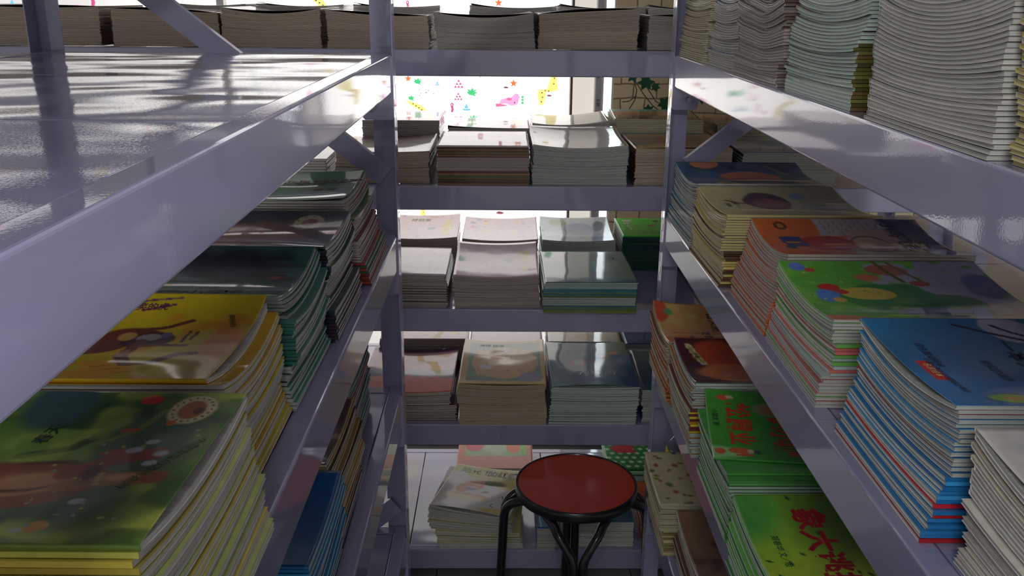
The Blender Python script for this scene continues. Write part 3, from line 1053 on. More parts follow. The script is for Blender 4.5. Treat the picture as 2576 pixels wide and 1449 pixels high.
def art_orange(A):
    A.grad((214, 100, 50), (206, 90, 44), 0); A.ell(.8, .5, .1, .2, (90, 60, 50), wob=.5)


def art_pinkmount(A):
    A.grad((190, 120, 140), (226, 110, 96), 90)
    A.rect(-1, 2, .50, .72, (60, 70, 126), soft=.03, wob=.10); A.rect(-1, 2, .66, 2, (232, 106, 84), soft=.01, wob=.14); A.ell(.2, .72, .14, .06, (236, 130, 90), wob=.3); A.rect(-1, 2, .3, .38, (150, 80, 110), soft=.08, wob=.1); A.rect(-1, 2, 0, .1, (110, 66, 96), soft=.05)


def art_greenframe(A):
    A.grad((222, 182, 76), (214, 170, 60), 90)
    A.rect(.08, .95, .07, .93, (66, 132, 86), soft=.01)
    A.ell(.52, .52, .40, .36, (226, 166, 66), soft=.04); A.rect(.18, .86, .22, .82, (226, 166, 66), soft=.06)
    A.ell(.30, .62, .08, .06, (206, 210, 226), wob=.6, soft=.15); A.stroke([(.36, .58), (.44, .48)], .012, (190, 90, 50)); A.ell(.53, .22, .04, .05, (206, 212, 206)); A.ell(.56, .70, .02, .018, (90, 70, 50)); A.ell(.83, .84, .14, .10, (130, 130, 150), soft=.12)
    A.stroke([(.18, .36), (.52, .36)], .004, (180, 126, 50)); A.stroke([(.58, .2), (.60, .5)], .004, (180, 126, 50)); A.ell(.78, .45, .13, .3, (180, 126, 50), ring=.04, soft=.03)


def art_tealmagic(A):
    A.grad((66, 120, 130), (44, 84, 130), 10); A.blotch((90, 140, 150), 3, .5, .8); A.ell(.85, .12, .2, .14, (70, 110, 60), soft=.3, wob=.3); A.ell(.80, .25, .07, .04, (200, 130, 60), wob=.5); A.ell(.70, .32, .06, .03, (200, 126, 60), wob=.5)
    A.ell(.36, .46, .09, .08, (176, 60, 86), ring=.35, soft=.15); A.stroke([(.44, .41), (.54, .42)], .016, (150, 60, 90)); A.ell(.36, .46, .06, .05, (150, 196, 190), soft=.3)


def art_whitefox(A):
    A.grad((226, 224, 214), (214, 212, 206), 90)
    A.rect(-1, 2, -1, .24, (222, 214, 96), soft=.05, wob=.12); A.ell(.80, .25, .28, .17, (206, 196, 84), wob=.3, soft=.15); A.ell(.62, .34, .16, .05, (96, 110, 60), wob=.9, soft=.4); A.ell(.12, .28, .12, .16, (236, 236, 230), wob=.5, soft=.2)
    A.ell(.36, .42, .12, .12, (222, 116, 60), wob=.5, soft=.15); A.ell(.42, .36, .06, .07, (214, 150, 110), wob=.6); A.ell(.26, .52, .09, .10, (206, 96, 50), wob=.4); A.ell(.36, .52, .07, .04, (80, 96, 150), wob=.4); A.stroke([(.32, .46), (.44, .47)], .01, (206, 200, 206)); A.ell(.56, .55, .05, .03, (150, 60, 70), rot=-20)
    A.ell(.36, .68, .27, .05, (214, 120, 70), wob=.4, soft=.2); A.ell(.30, .72, .30, .06, (236, 220, 150), soft=.8); A.ell(.80, .93, .2, .05, (206, 186, 90), wob=.6, soft=.4); A.stroke([(.75, .64), (.80, .60), (.82, .66)], .007, (70, 80, 70)); A.stroke([(.73, .78), (.71, .83), (.75, .86)], .006, (70, 80, 70))


def art_apple(A):
    A.grad((90, 226, 60), (60, 180, 80), 20); A.ell(.8, .25, .12, .12, (176, 70, 46), wob=.6); A.ell(.85, .82, .22, .16, (196, 70, 66), wob=.5); A.ell(.46, .42, .05, .05, (160, 110, 130)); A.ell(.55, .16, .04, .05, (30, 90, 50), wob=.4)


def art_whale(A):
    A.grad((206, 214, 214), (176, 196, 214), 90); A.rect(-1, 2, .74, 2, (96, 120, 150), soft=.05, wob=.12); A.ell(.55, .42, .22, .24, (150, 166, 190), wob=.1, soft=.06); A.ell(.82, .3, .08, .2, (86, 110, 106), wob=.6); A.ell(.25, .2, .14, .12, (170, 180, 140), wob=.4)


def art_pastel(A):
    A.grad((236, 206, 206), (226, 190, 196), 90); A.ell(.85, .5, .06, .3, (240, 206, 70), wob=.2); A.ell(.65, .5, .06, .08, (60, 150, 110), wob=.8); A.dots(18, .02, [(200, 110, 130), (150, 160, 200), (236, 190, 90)], 2)


def art_pastel2(A):
    A.grad((226, 200, 200), (230, 212, 214), 90); A.dots(22, .035, [(214, 120, 130), (150, 180, 210), (240, 200, 110), (150, 120, 130)], 4, .1, .9, .05, .6)


def art_cream(A):
    A.grad((230, 224, 206), (214, 206, 186), 60); A.blotch((206, 190, 160), 4, .6, .6)


def art_greenland(A):
    A.grad((60, 120, 96), (70, 130, 130), 90); A.ell(.3, .2, .4, .12, (66, 96, 60), wob=.5, soft=.4); A.ell(.25, .15, .04, .04, (206, 70, 50)); A.blotch((50, 90, 110), 4, .55, .7)


def art_desert(A):
    A.grad((150, 96, 70), (206, 170, 84), 90); A.rect(-1, 2, -1, .06, (96, 176, 186), wob=.04, soft=.03); A.rect(-1, 2, .06, .34, (214, 150, 90), wob=.1, soft=.1); A.rect(-1, 2, .36, .66, (150, 84, 70), wob=.2, soft=.2); A.ell(.1, .72, .12, .08, (90, 130, 130), wob=.5)


def art_dino(A):
    A.grad((96, 190, 190), (206, 150, 96), 90); A.rect(-1, 2, .22, 2, (206, 140, 86), wob=.1, soft=.04); A.rect(-1, 2, .70, 2, (140, 84, 66), wob=.2, soft=.1)


def art_diamond(A):
    A.grad((40, 130, 66), (40, 130, 66), 0)
    for i in range(8):
        for j in range(7): A.ell((i + .5 * (j % 2)) / 8 + .04, j / 7 + .06, .035, .035, (196, 230, 190), soft=.3)
    A.ell(.3, .25, .18, .22, (190, 60, 66), wob=.8, soft=.2); A.rect(.72, .97, .02, .62, (232, 206, 80)); A.ell(.85, .3, .07, .14, (196, 100, 60), wob=.3)


def art_geo(A):
    A.grad((206, 122, 86), (206, 122, 86), 0); A.rect(.10, .93, -1, .60, (150, 176, 120)); A.ell(.22, .25, .13, .20, (206, 70, 96), soft=.1); A.ell(.52, .25, .18, .3, (170, 190, 160), soft=.4); A.ell(.75, .25, .10, .26, (222, 110, 60), soft=.1); A.rect(.84, .93, -1, .60, (126, 186, 90))


def art_bluebook(A):
    A.grad((46, 86, 150), (34, 66, 126), 60)


def art_tealbook(A):
    A.grad((60, 110, 120), (56, 96, 110), 60)


# ------------------------------------------------------------------ book stacks
stuffV, stuffF, stuffC, stuffM, stuff_o = [], [], [], [], [0]
PAPER = dict(w=(206, 204, 192), t=(190, 172, 150), g=(196, 200, 190), c=(214, 206, 170), b=(186, 176, 162), y=(222, 206, 140), m=(190, 210, 196))
n_ind_total = [0]
ORD = ['', 'first', 'second', 'third', 'fourth', 'fifth']
WHITE = s2l((224, 222, 214))


def vary(c, k):
    return np.clip(np.asarray(c, float) * (1 + rng.uniform(-k, k)), 0, 255)


def stack(x0, x1, y0, y1, zs, h, n, page='w', cov=((150, 120, 90),), spine='N', run=8, ax=0.0, ay=0.0, tx=0.0, ty=0.0, cor=0.0, jit=.0016, rj=.5, lean=(0, 0),
          art=None, res=(28, 24), texts=(), top=None, ind=1, desc='', wave=0.0, bridge=None, curl=None, walk=.003, tight=0, topn=1, topcol=None, twist=0.0, dsz=0.0):
    """books lying flat one on another. x0..x1, y0..y1: outline at the bottom; zs shelf height; h height of the pile"""
    cx, cy = (x0 + x1) / 2, (y0 + y1) / 2
    hx, hy = (x1 - x0) / 2, (y1 - y0) / 2
    step = h / n
    sx = sy = 0.0
    wx = wy = 0.0
    pg = PAPER[page]
    seedw = rng.uniform(0, 9)
    sp = spine[0]

    def Q(X, Y, fr):
        lx, ly = lean[0] * fr, lean[1] * fr
        p, q = (X - cx - lx) / hx, (Y - cy - ly) / hy
        s = ax * p * p + ay * q * q + tx * (p + 1) / 2 + ty * (1 - q) / 2 + cor * (p * p) * (q * q)
        if wave: s = s + wave * (1 + np.sin(p * 3.2 + q * 5 + seedw)) * .5
        return s

    runpage = vary(pg, .05)
    rotrun = rng.gauss(0, rj)
    tfac = 1.0
    for i in range(n):
        is_top = (i == n - 1)
        fr, fr1 = i / n, (i + 1) / n
        if i % run == 0:
            sp = spine[(i // run) % len(spine)]
            runpage = vary(pg, .07)
            rotrun = rng.gauss(0, rj)
            wx += rng.gauss(0, walk); wy += rng.gauss(0, walk)
        wx = wx * .97 + rng.gauss(0, walk * .25); wy = wy * .97 + rng.gauss(0, walk * .25)
        ox = lean[0] * fr + wx + rng.gauss(0, jit); oy = lean[1] * fr + wy + rng.gauss(0, jit)
        rot = R(rotrun + rng.gauss(0, rj * .4) + twist * fr)
        na, nb = (res if is_top and art is not None else ((21, 21) if tight else (11, 11)))
        hx_, hy_ = hx - dsz * rng.random(), hy - dsz * rng.random()
        liftz = 0.0
        if is_top and top:
            ox += top.get('dx', 0); oy += top.get('dy', 0); rot += R(top.get('rot', 0))
        a, b_ = np.meshgrid(np.linspace(0, 1, na), np.linspace(0, 1, nb))
        lp, lq = (a * 2 - 1), (1 - 2 * b_)
        cr, sr = math.cos(rot), math.sin(rot)

        def pos(ins, lo, hi, extra=None, spn=sp):
            """grid of points inset by ins; z between surfaces"""
            ix0 = ix1 = iy0 = iy1 = ins
            lx_ = lp * hx_; ly_ = lq * hy_
            lx_ = np.clip(lx_, -hx_ + ix0, hx_ - ix1); ly_ = np.clip(ly_, -hy_ + iy0, hy_ - iy1)
            X = cx + ox + lx_ * cr - ly_ * sr
            Y = cy + oy + lx_ * sr + ly_ * cr
            return X, Y

        thick = step * (rng.uniform(.84, .905) if tight != 1 else rng.uniform(.89, .915))
        if is_top: thick = step * .9
        ct = .00024

        def surf(X, Y, dz, ext=0):
            return zs + .0004 + i * step + fr * Q(X, Y, fr) + dz + ext

        ext = 0.0
        if is_top and bridge:
            side, amt = bridge
            if side == 'R': fall = np.clip(a * 1.6 - .6, 0, 1) ** 1.3 * (1 - lq ** 2)
            elif side == 'L': fall = np.clip(1 - a * 1.6, 0, 1) ** 1.3 * (1 - lq ** 2)
            elif side == 'N': fall = np.clip(b_ * 1.6 - .6, 0, 1) ** 1.3 * (1 - lp ** 2)
            else: fall = np.clip(1 - b_ * 1.6, 0, 1) ** 1.3 * (1 - lp ** 2)
            ext = amt * fall
        extp = 0.0
        if is_top and curl:
            side, amt, pw = curl
            base_ = {'F': 1 - b_, 'N': b_, 'L': 1 - a, 'R': a, 'FR': (1 - b_) * a, 'FL': (1 - b_) * (1 - a), 'NL': b_ * (1 - a), 'NR': b_ * a}[side]
            cu = amt * base_ ** pw
            ext = ext + cu; extp = cu * .25
        X, Y = pos(0.0, 0, 0)
        Xp, Yp = pos(.0008, 0, 0)
        C0 = s2l(vary(cov[rng.randrange(len(cov))], .10))
        pcol = s2l(np.clip(runpage * rng.uniform(.97, 1.03), 0, 255))
        # pages block
        fan = .75 * Q(Xp, Yp, fr) / n
        Pt = np.stack([Xp, Yp, surf(Xp, Yp, thick - ct) + extp + fan], -1)
        Pb = np.stack([Xp, Yp, surf(Xp, Yp, ct)], -1)
        pages = slab(Pt, Pb, pcol, pcol)
        # cover: top sheet, bottom sheet, spine
        if is_top and art is not None:
            A = Art(na, nb, 2 * hx, 2 * hy, (200, 200, 200)); art(A); Ctop = s2l(np.clip(A.C, 0, 255))
        elif is_top and topcol is not None:
            Ctop = s2l(topcol)
        else:
            Ctop = C0
        fan = .75 * Q(X, Y, fr) / n
        T1 = np.stack([X, Y, surf(X, Y, thick) + ext + fan], -1)
        T0 = np.stack([X, Y, surf(X, Y, thick - ct) + ext + fan], -1)
        top_s = slab(T1, T0, Ctop, WHITE)
        B1 = np.stack([X, Y, surf(X, Y, ct)], -1)
        B0 = np.stack([X, Y, surf(X, Y, 0)], -1)
        bot_s = slab(B1, B0, WHITE, C0 * .5 + WHITE * .5)
        # spine strip
        if sp in 'NF':
            r_ = -1 if sp == 'N' else 0
            E1, E0 = T1[r_], B0[r_]
            out = np.array([sr, -cr, 0]) * (1 if sp == 'N' else -1)
        else:
            c_ = 0 if sp == 'L' else -1
            E1, E0 = T1[:, c_], B0[:, c_]
            out = np.array([cr, sr, 0]) * (-1 if sp == 'L' else 1)
        St = np.stack([E1 + out * .0007 - [0, 0, ct * .3], E1 - out * .0003], 0)
        Sb = np.stack([E0 + out * .0007 + [0, 0, ct * .3], E0 - out * .0003], 0)
        ctop_e = Ctop if Ctop.ndim == 1 else (Ctop[-1].mean(0) if sp == 'N' else Ctop.reshape(-1, 3).mean(0))
        spn_s = slab(St, Sb, C0 if not is_top else ctop_e, C0 if not is_top else ctop_e)
        cover = join([top_s, bot_s, spn_s])
        if ind and i >= n - ind:
            n_ind_total[0] += 1
            lz = float(zs + i * step)
            root = empty('picture_book', (cx + ox, cy + oy, lz))
            o3 = np.array([cx + ox, cy + oy, lz])
            link('pages', mesh_np('pages', pages[0] - o3, pages[1], pages[2], [M['pages']], smooth=False), root)
            cv = link('cover', mesh_np('cover', cover[0] - o3, cover[1], cover[2], [M['cover']], smooth=(is_top and art is not None)), root)
            if is_top:
                tag(root, desc, 'book')
                for tx_ in texts:
                    s_, ta, tb, size, trot, tcol = tx_[:6]
                    bold = tx_[6] if len(tx_) > 6 else .012
                    me = text_mesh(s_, size, bold)
                    vs = np.empty(len(me.vertices) * 3, dtype=np.float32); me.vertices.foreach_get('co', vs); vs = vs.reshape(-1, 3)
                    if len(vs) == 0: continue
                    t_ = R(trot)
                    ux = vs[:, 0] * math.cos(t_) - vs[:, 1] * math.sin(t_); uy = vs[:, 0] * math.sin(t_) + vs[:, 1] * math.cos(t_)
                    lx_ = (ta * 2 - 1) * hx_ + ux; ly_ = (1 - 2 * tb) * hy_ + uy
                    Xt = cx + ox + lx_ * cr - ly_ * sr; Yt = cy + oy + lx_ * sr + ly_ * cr
                    # height by bilinear lookup on the cover grid
                    ga = np.clip((lx_ / hx_ + 1) / 2 * (na - 1), 0, na - 1.001); gb = np.clip((1 - ly_ / hy_) / 2 * (nb - 1), 0, nb - 1.001)
                    ia, ib = ga.astype(int), gb.astype(int); fa, fb = ga - ia, gb - ib
                    Z = T1[:, :, 2]
                    zt = (Z[ib, ia] * (1 - fa) + Z[ib, ia + 1] * fa) * (1 - fb) + (Z[ib + 1, ia] * (1 - fa) + Z[ib + 1, ia + 1] * fa) * fb + .0005
                    nv = np.stack([Xt, Yt, zt], 1) - o3
                    me.vertices.foreach_set('co', nv.astype(np.float32).ravel()); me.materials.clear(); me.materials.append(M['print']); set_col(me, s2l(tcol)); me.update()
                    link('title_lettering', me, cv)
            else:
                dn = n - 1 - i
                tag(root, (ORD[dn] + ' book down under the ' if dn < 6 else 'book deep below the ') + desc, 'book', 'books under the ' + desc)
        else:
            for (V, F, C), mi in ((pages, 0), (cover, 1)):
                stuffV.append(V); stuffF.append(F + stuff_o[0]); stuffC.append(C); stuffM.append(np.full(len(F), mi)); stuff_o[0] += len(V)


G_DK = ((40, 60, 56), (50, 70, 66))
BRN = ((110, 66, 44), (130, 80, 50), (90, 56, 46))
OLV = ((120, 120, 60), (100, 96, 50), (130, 100, 60))
STR = ((120, 60, 44), (90, 100, 60), (150, 110, 70), (100, 60, 50))
GRY = ((150, 150, 150), (120, 120, 124), (140, 130, 120))

# ---- left rack, second shelf (z = TL[1])
z = TL[1]
stack(-.455, -.205, 1.35, 1.575, z, .126, 34, 'w', ((120, 50, 54), (70, 110, 70), (150, 60, 60)), 'NF', 9, lean=(-.02, 0), art=art_greenpoem, res=(60, 50), ay=.008, curl=('R', .006, 4),
      texts=(('长大做个', .80, .28, .030, 180, (110, 40, 40)), ('好小人', .52, .26, .024, 180, (120, 50, 46)), ('故事', .80, .50, .020, 180, (110, 44, 40))), ind=5, desc='green book with dark red title by left post', jit=0.0010, walk=.006)
stack(-.47, -.215, 1.120, 1.325, z, .116, 30, 'w', ((60, 50, 60), (40, 56, 66)), 'NF', 10, art=art_darkbadge, res=(70, 60), ay=.010, ind=6, bridge=('R', .004), desc='dark glossy book with an oval cream badge', jit=0.0010, walk=.006, topcol=None, lean=(-.008, 0))
stack(-.48, -.215, .908, 1.103, z, .116, 30, 'g', ((60, 130, 110), (70, 120, 110)), 'FN', 12, art=art_lake, res=(90, 70), ay=.013, ind=10, lean=(-.012, 0),
      texts=(('林中小河', .56, .80, .026, 0, (36, 44, 52)), ('故事', .74, .76, .020, 0, (36, 44, 52))), desc='dark teal book with grey brush strokes', jit=0.0013, walk=.007, rj=.9)
stack(-.48, -.217, .702, .895, z, .112, 28, 'w', ((226, 200, 40), (230, 180, 40)), 'FN', 9, art=art_tiger, res=(150, 120), ay=.014, ind=16, curl=('F', .012, 5), bridge=('R', .010), lean=(-.012, 0),
      texts=(('爱笑的虎', .56, .10, .011, 0, (120, 60, 100)),), desc='yellow book with a brown curled tail animal', jit=0.0010, walk=.006)
stack(-.47, -.20, .468, .688, z, .114, 26, 'w', ((206, 206, 100), (226, 210, 90), (190, 200, 120)), 'NN', 13, art=art_bear, res=(200, 160), ay=.012, ind=20, bridge=('R', .012), lean=(-.015, 0),
      texts=(('·小熊宝宝的春天花园·', .905, .52, .0085, -118, (90, 110, 50)), ('春天', .52, .28, .014, 80, (30, 50, 40))), desc='green book with a reclining brown bear and round badge', jit=0.0012, walk=.006)
stack(-.47, -.225, .215, .452, z, .080, 20, 'w', ((226, 110, 60), (200, 150, 60)), 'N', 10, art=art_orange, res=(50, 40), ind=4, desc='orange book at the near end of the left shelf', jit=0.0010)

# ---- left rack, third shelf
z = TL[2]
stack(-.47, -.25, 1.37, 1.60, z, .150, 36, 'm', ((60, 110, 120), (220, 60, 90), (80, 120, 130)), 'NF', 12, art=art_pinkred, res=(40, 40), ay=.010, ind=4, desc='crimson book on the lower left shelf', walk=.004, lean=(-.01, 0))
stack(-.47, -.232, 1.13, 1.355, z, .132, 32, 'c', ((190, 150, 60), (90, 70, 50)), 'FN', 12, art=art_autumn, res=(60, 50), ay=.008, ind=4, desc='brown autumn-leaf book on the lower left shelf', walk=.005)
stack(-.47, -.232, .895, 1.115, z, .128, 30, 'g', ((40, 130, 180), (60, 150, 190)), 'NF', 12, art=art_blueplain, res=(40, 40), ay=.008, ind=5, desc='plain blue book on the lower left shelf', texts=(('海', .72, .4, .02, 90, (20, 60, 96)),), walk=.006)
stack(-.47, -.245, .66, .885, z, .12, 28, 'g', ((30, 80, 110), (60, 130, 150)), 'NF', 12, art=art_navy, res=(40, 40), ind=3, desc='navy and grey book on the lower left shelf', walk=.005)

# ---- right rack, top shelf (z = TR[0])
z = TR[0]
stack(.372, .62, 1.765, 2.0, z, .150, 40, 'c', ((170, 160, 140),), 'F', 40, ay=.008, ind=2, art=art_cream, desc='cream book on the pile beside the right post', lean=(.01, 0), walk=.002)
stack(.372, .62, 1.54, 1.752, z, .150, 40, 'w', ((130, 150, 190), (190, 190, 180)), 'FN', 14, ay=.014, ind=3, art=art_bluebook, desc='blue-edged book topping the second pile, right top shelf', walk=.005, lean=(.006, 0))
stack(.370, .62, 1.275, 1.520, z, .150, 42, 'b', ((120, 100, 90), (150, 140, 130)), 'NF', 9, ay=.026, wave=.007, tight=2, ind=10, art=art_cream, desc='grey wavy-paged book topping the third pile, right top shelf', walk=.006, jit=0.0013, bridge=('L', .012))
stack(.372, .64, 1.005, 1.250, z, .128, 34, 'm', OLV, 'NF', 17, ay=.014, ind=14, art=art_tealbook, desc='pale green book topping the fourth pile, right top shelf', walk=.004, lean=(.018, .012), tight=1, bridge=('L', .016))
stack(.372, .64, .690, .942, z, .155, 44, 'w', ((110, 110, 110), (150, 150, 150)), 'F', 44, ay=.026, ind=20, art=art_navy, desc='navy book topping the tall white-edged pile, right top shelf', walk=.0025, jit=0.0004, lean=(.004, .008), tight=1, bridge=('L', .012))
stack(.376, .64, .43, .672, z, .15, 42, 'y', ((200, 190, 100), (170, 170, 150)), 'NF', 12, ay=.02, ind=8, art=art_cream, desc='yellow-edged book topping the nearest pile, right top shelf', walk=.004)

# ---- right rack, second shelf (z = TR[1])
z = TR[1]
stack(.372, .635, 1.755, 2.0, z, .112, 28, 'w', ((40, 100, 140), (60, 130, 150)), 'FF', 14, art=art_fish, res=(70, 60), ay=.014, ind=5, lean=(.008, 0), desc='deep blue book with an orange fish', walk=.003)
stack(.374, .635, 1.485, 1.725, z, .112, 28, 'y', ((226, 206, 120), (110, 80, 60)), 'NF', 14, art=art_cap, res=(80, 60), ay=.014, ind=10, lean=(.012, 0), bridge=('L', .006),
      texts=(('——大脚丫——', .18, .45, .012, -90, (90, 80, 70)), ('芭蕾舞', .12, .5, .010, -90, (90, 80, 70))), desc='cream book with a plum-coloured cap', walk=.006, jit=0.0013)
stack(.374, .645, 1.255, 1.465, z, .108, 27, 'w', ((230, 120, 70), (200, 120, 100)), 'NF', 20, art=art_girl, res=(140, 100), ay=.014, ind=14, lean=(.02, 0),
      texts=(('小鸟飞走了', .80, .40, .030, -90, (50, 54, 90)),), desc='orange book with a girl in red', walk=.004, jit=0.0007)
stack(.374, .655, 1.005, 1.238, z, .098, 25, 'w', ((120, 190, 90), (190, 206, 200), (220, 120, 110)), 'FN', 9, art=art_frog, res=(150, 110), ay=.012, ind=16, lean=(.012, 0), desc='green book with a frog and blue flowers', walk=.006, jit=0.0010)
stack(.374, .66, .722, .948, z, .120, 30, 'g', ((40, 120, 180), (50, 130, 190), (60, 150, 206), (190, 40, 46)), 'NF', 15, art=art_blue, res=(140, 100), ay=.014, ind=22, lean=(.012, 0), bridge=('L', .008),
      texts=(('一本天上长刺的书', .46, .66, .026, -90, (24, 30, 60)), ('绿色童话绘本', .13, .40, .010, -90, (24, 50, 90)), ('小朋友最爱读的图画故事书', .10, .64, .0075, -90, (24, 50, 90)), ('名家绘本', .08, .58, .009, -90, (240, 200, 130)), ('获奖图画书', .31, .55, .011, -90, (24, 50, 90))),
      desc='bright blue book with a red label and green emblem', walk=.006, jit=0.0010)
stack(.395, .65, .440, .685, z, .110, 26, 'w', ((226, 220, 206), (206, 196, 180), (200, 190, 170)), 'NF', 13, art=art_white, res=(50, 40), ay=.016, ind=14, lean=(.008, 0), bridge=('L', .008), desc='white book at the near end of the right shelf', walk=.008, jit=0.0013)

# ---- right rack, third shelf (z = TR[2])
z = TR[2]
stack(.348, .59, 1.77, 1.99, z, .128, 30, 'c', ((226, 130, 70), (190, 120, 60), (120, 80, 50)), 'NF', 15, art=art_peach, res=(60, 50), ay=.014, ind=6, curl=('FL', .012, 4), lean=(-.012, 0),
      texts=(('石头汤', .52, .36, .032, -90, (70, 50, 46)), ('故事', .38, .72, .022, -90, (70, 50, 46)), ('图画书', .24, .80, .010, -90, (110, 80, 60))), desc='peach and yellow book low on the right', walk=.006, jit=0.0013)
stack(.352, .60, 1.53, 1.750, z, .138, 30, 'm', ((200, 130, 60), (120, 60, 60), (226, 206, 60)), 'FN', 10, art=art_mitten, res=(60, 50), ay=.014, ind=6, curl=('L', .004, 2), lean=(-.004, 0),
      texts=(('手套', .135, .30, .010, -90, (80, 70, 40)),), desc='maroon book with an orange mitten', walk=.006, jit=0.0013)
stack(.352, .60, 1.25, 1.475, z, .118, 28, 'm', ((80, 160, 70), (110, 180, 100), (70, 150, 60)), 'NFN', 11, art=art_squirrel, res=(100, 80), ay=.010, ind=10, top=dict(rot=-8, dx=.002, dy=.036),
      texts=(('松鼠业', .20, .46, .046, -90, (206, 66, 44), .03), ('记小狐', .48, .58, .042, -90, (206, 66, 44), .03), ('小朋友 著', .05, .38, .012, -90, (30, 76, 40))), desc='green book with red title and a squirrel, lying askew', walk=.004, jit=0.0013, lean=(.0, 0))
stack(.352, .61, .955, 1.205, z, .105, 26, 'm', ((110, 190, 80), (80, 150, 80)), 'NF', 13, art=art_leaves, res=(110, 90), ay=.012, ind=10,
      texts=(('象大逃找', .36, .52, .050, -90, (176, 34, 44), .03), ('郑春华 文／绘', .13, .52, .012, -90, (40, 96, 50))), desc='lime green book with large red title and leaves', walk=.006, jit=0.0013)
# ---- right rack, fourth shelf
z = TR[3]
stack(.356, .60, 1.745, 1.985, z, .122, 28, 'c', ((206, 196, 140), (150, 140, 90)), 'NF', 14, art=art_tree, res=(70, 60), ay=.008, ind=3, desc='cream book covered in green and brown leaves', walk=.004, lean=(-.01, 0))
stack(.366, .61, 1.47, 1.715, z, .12, 28, 'b', ((150, 110, 90), (110, 80, 66)), 'FN', 14, art=art_brownwin, res=(50, 40), ay=.012, ind=3, desc='brown book on the lowest right pile', walk=.006)

# ---- back rack, top shelf
z = TB[0]
bk = dict(jit=0.0005, walk=.002, ind=1, res=(28, 24))
for (x0, x1, y0, h, pgc, spn, cv, dsc, ex) in (
        (-1.62, -1.37, 2.44, .10, 't', 'LR', BRN, 'tan book at the far left of the back top shelf', {}),
        (-1.345, -1.045, 2.47, .094, 't', 'RL', BRN, 'tan-edged book behind the left rear post', dict(ax=.004)),
        (-1.01, -.735, 2.45, .094, 't', 'LL', BRN, 'tan-edged book behind the slanting brace', dict(tx=-.01)),
        (-.722, -.468, 2.44, .084, 't', 'R', BRN, 'pinkish-edged book left of the left post', dict(ax=.014)),
        (-.452, -.192, 2.43, .088, 't', 'L', BRN, 'sand-edged book just behind the left post', dict(tx=-.012, ax=.006)),
        (-.178, .074, 2.43, .078, 'b', 'RL', GRY, 'grey-edged sagging book over the aisle', dict(ax=.013)),
        (.087, .345, 2.45, .088, 't', 'L', BRN, 'brown-edged book over the aisle, right of the grey pile', dict(tx=.014)),
        (.372, .62, 2.45, .086, 'b', 'R', GRY, 'grey book behind the right post', dict(tx=-.008)),
        (.64, .89, 2.45, .09, 't', 'R', BRN, 'brown book right of the right post', {})):
    stack(x0, x1, y0, y0 + .30, z, h, 26, pgc, cv, spn, 13, art=art_pastel2 if 'grey' in dsc else art_cream, bridge=('N', .007), desc=dsc + ', top shelf' if 'top shelf' not in dsc else dsc, **ex, **bk)
for x0, dsc, ar in ((-.44, 'pale curled book behind the sand-edged pile', art_pastel), (-.10, 'white book standing out behind the grey pile', art_pastel2), (.16, 'pale book with a blue mark behind the brown pile', art_whale), (.42, 'teal-grey book behind the right post', art_tealbook), (-.72, 'pale book behind the pinkish pile', art_pastel), (-1.0, 'pale book far behind the slanting brace', art_cream)):
    stack(x0, x0 + .25, 2.775, 3.02, z, .098, 26, 'w', GRY, 'LR', 13, ax=.006, art=ar, desc=dsc + ', top shelf', curl=('NL', .008, 3), **bk)

# ---- back rack, the shelf above the view: seen only mirrored in the glossy panels
for x0, pgc in ((-1.75, 'b'), (-1.48, 't'), (-1.21, 'b'), (-.94, 'w'), (-.67, 't'), (-.40, 'w'), (-.13, 't'), (.14, 'b'), (.6, 'b')):
    stack(x0, x0 + .25, 2.45, 2.75, TB_[0], .11, 24, pgc, BRN, 'LR', 12, jit=.001, ind=0)
# ---- back rack, second shelf
z = TB[1]
stack(-.84, -.60, 2.44, 2.72, z, .10, 14, 'w', GRY, 'RL', 30, art=art_cream, desc='white book far left behind the brace', **bk)
stack(-.56, -.475, 2.46, 2.72, z, .06, 8, 'w', GRY, 'R', 30, desc='narrow white book behind the brace', **bk)
stack(-.445, -.195, 2.43, 2.71, z, .082, 22, 't', BRN, 'LR', 11, art=art_autumn, ax=.004, curl=('FR', .01, 2), desc='dark brown book beside the left post, second shelf', jit=0.0005, walk=.004, res=(28, 24))
stack(-.172, .073, 2.42, 2.705, z, .103, 34, 'b', STR, 'NFN', 12, art=art_pastel2, desc='pale pink book with striped spines over the aisle', **bk)
stack(.079, .332, 2.42, 2.72, z, .097, 28, 'g', GRY, 'LR', 14, art=art_cream, ax=.010, curl=('F', .012, 5), bridge=('F', .006), desc='pale glossy book over the aisle, second shelf', **bk)
stack(.350, .61, 2.43, 2.72, z, .098, 26, 't', BRN, 'L', 26, art=art_desert, res=(50, 40), texts=(('大漠风光', .45, .85, .018, 0, (90, 60, 40)),), bridge=('N', .004), jit=0.0005, walk=.002, desc='brown desert landscape book behind the right post')
stack(.635, .89, 2.42, 2.70, z, .09, 24, 'w', ((60, 70, 80), (150, 190, 180)), 'L', 24, art=art_whale, desc='grey-green patterned book right of the right post', **bk)
stack(-.42, -.19, 2.76, 3.01, z, .125, 30, 'w', OLV, 'LR', 15, art=art_pastel, desc='pastel book behind the dark brown pile', curl=('FL', .012, 3), **bk)
stack(-.168, .078, 2.755, 3.01, z, .104, 26, 'w', GRY, 'RL', 13, art=art_pastel, desc='rose book behind the striped pile', curl=('NL', .008, 3), **bk)
stack(.087, .318, 2.76, 3.01, z, .110, 26, 'w', GRY, 'RL', 13, art=art_cream, ax=.01, tx=.01, desc='cream book behind the pale glossy pile', **bk)
stack(.340, .60, 2.755, 3.01, z, .135, 30, 'c', ((100, 180, 190), (220, 180, 110)), 'LF', 15, art=art_dino, res=(50, 40), texts=(('了不起的恐龙', .52, .08, .018, 0, (30, 60, 66)),), top=dict(rot=-3), jit=0.0007, walk=.003, desc='turquoise and orange book before the ivy wallpaper')
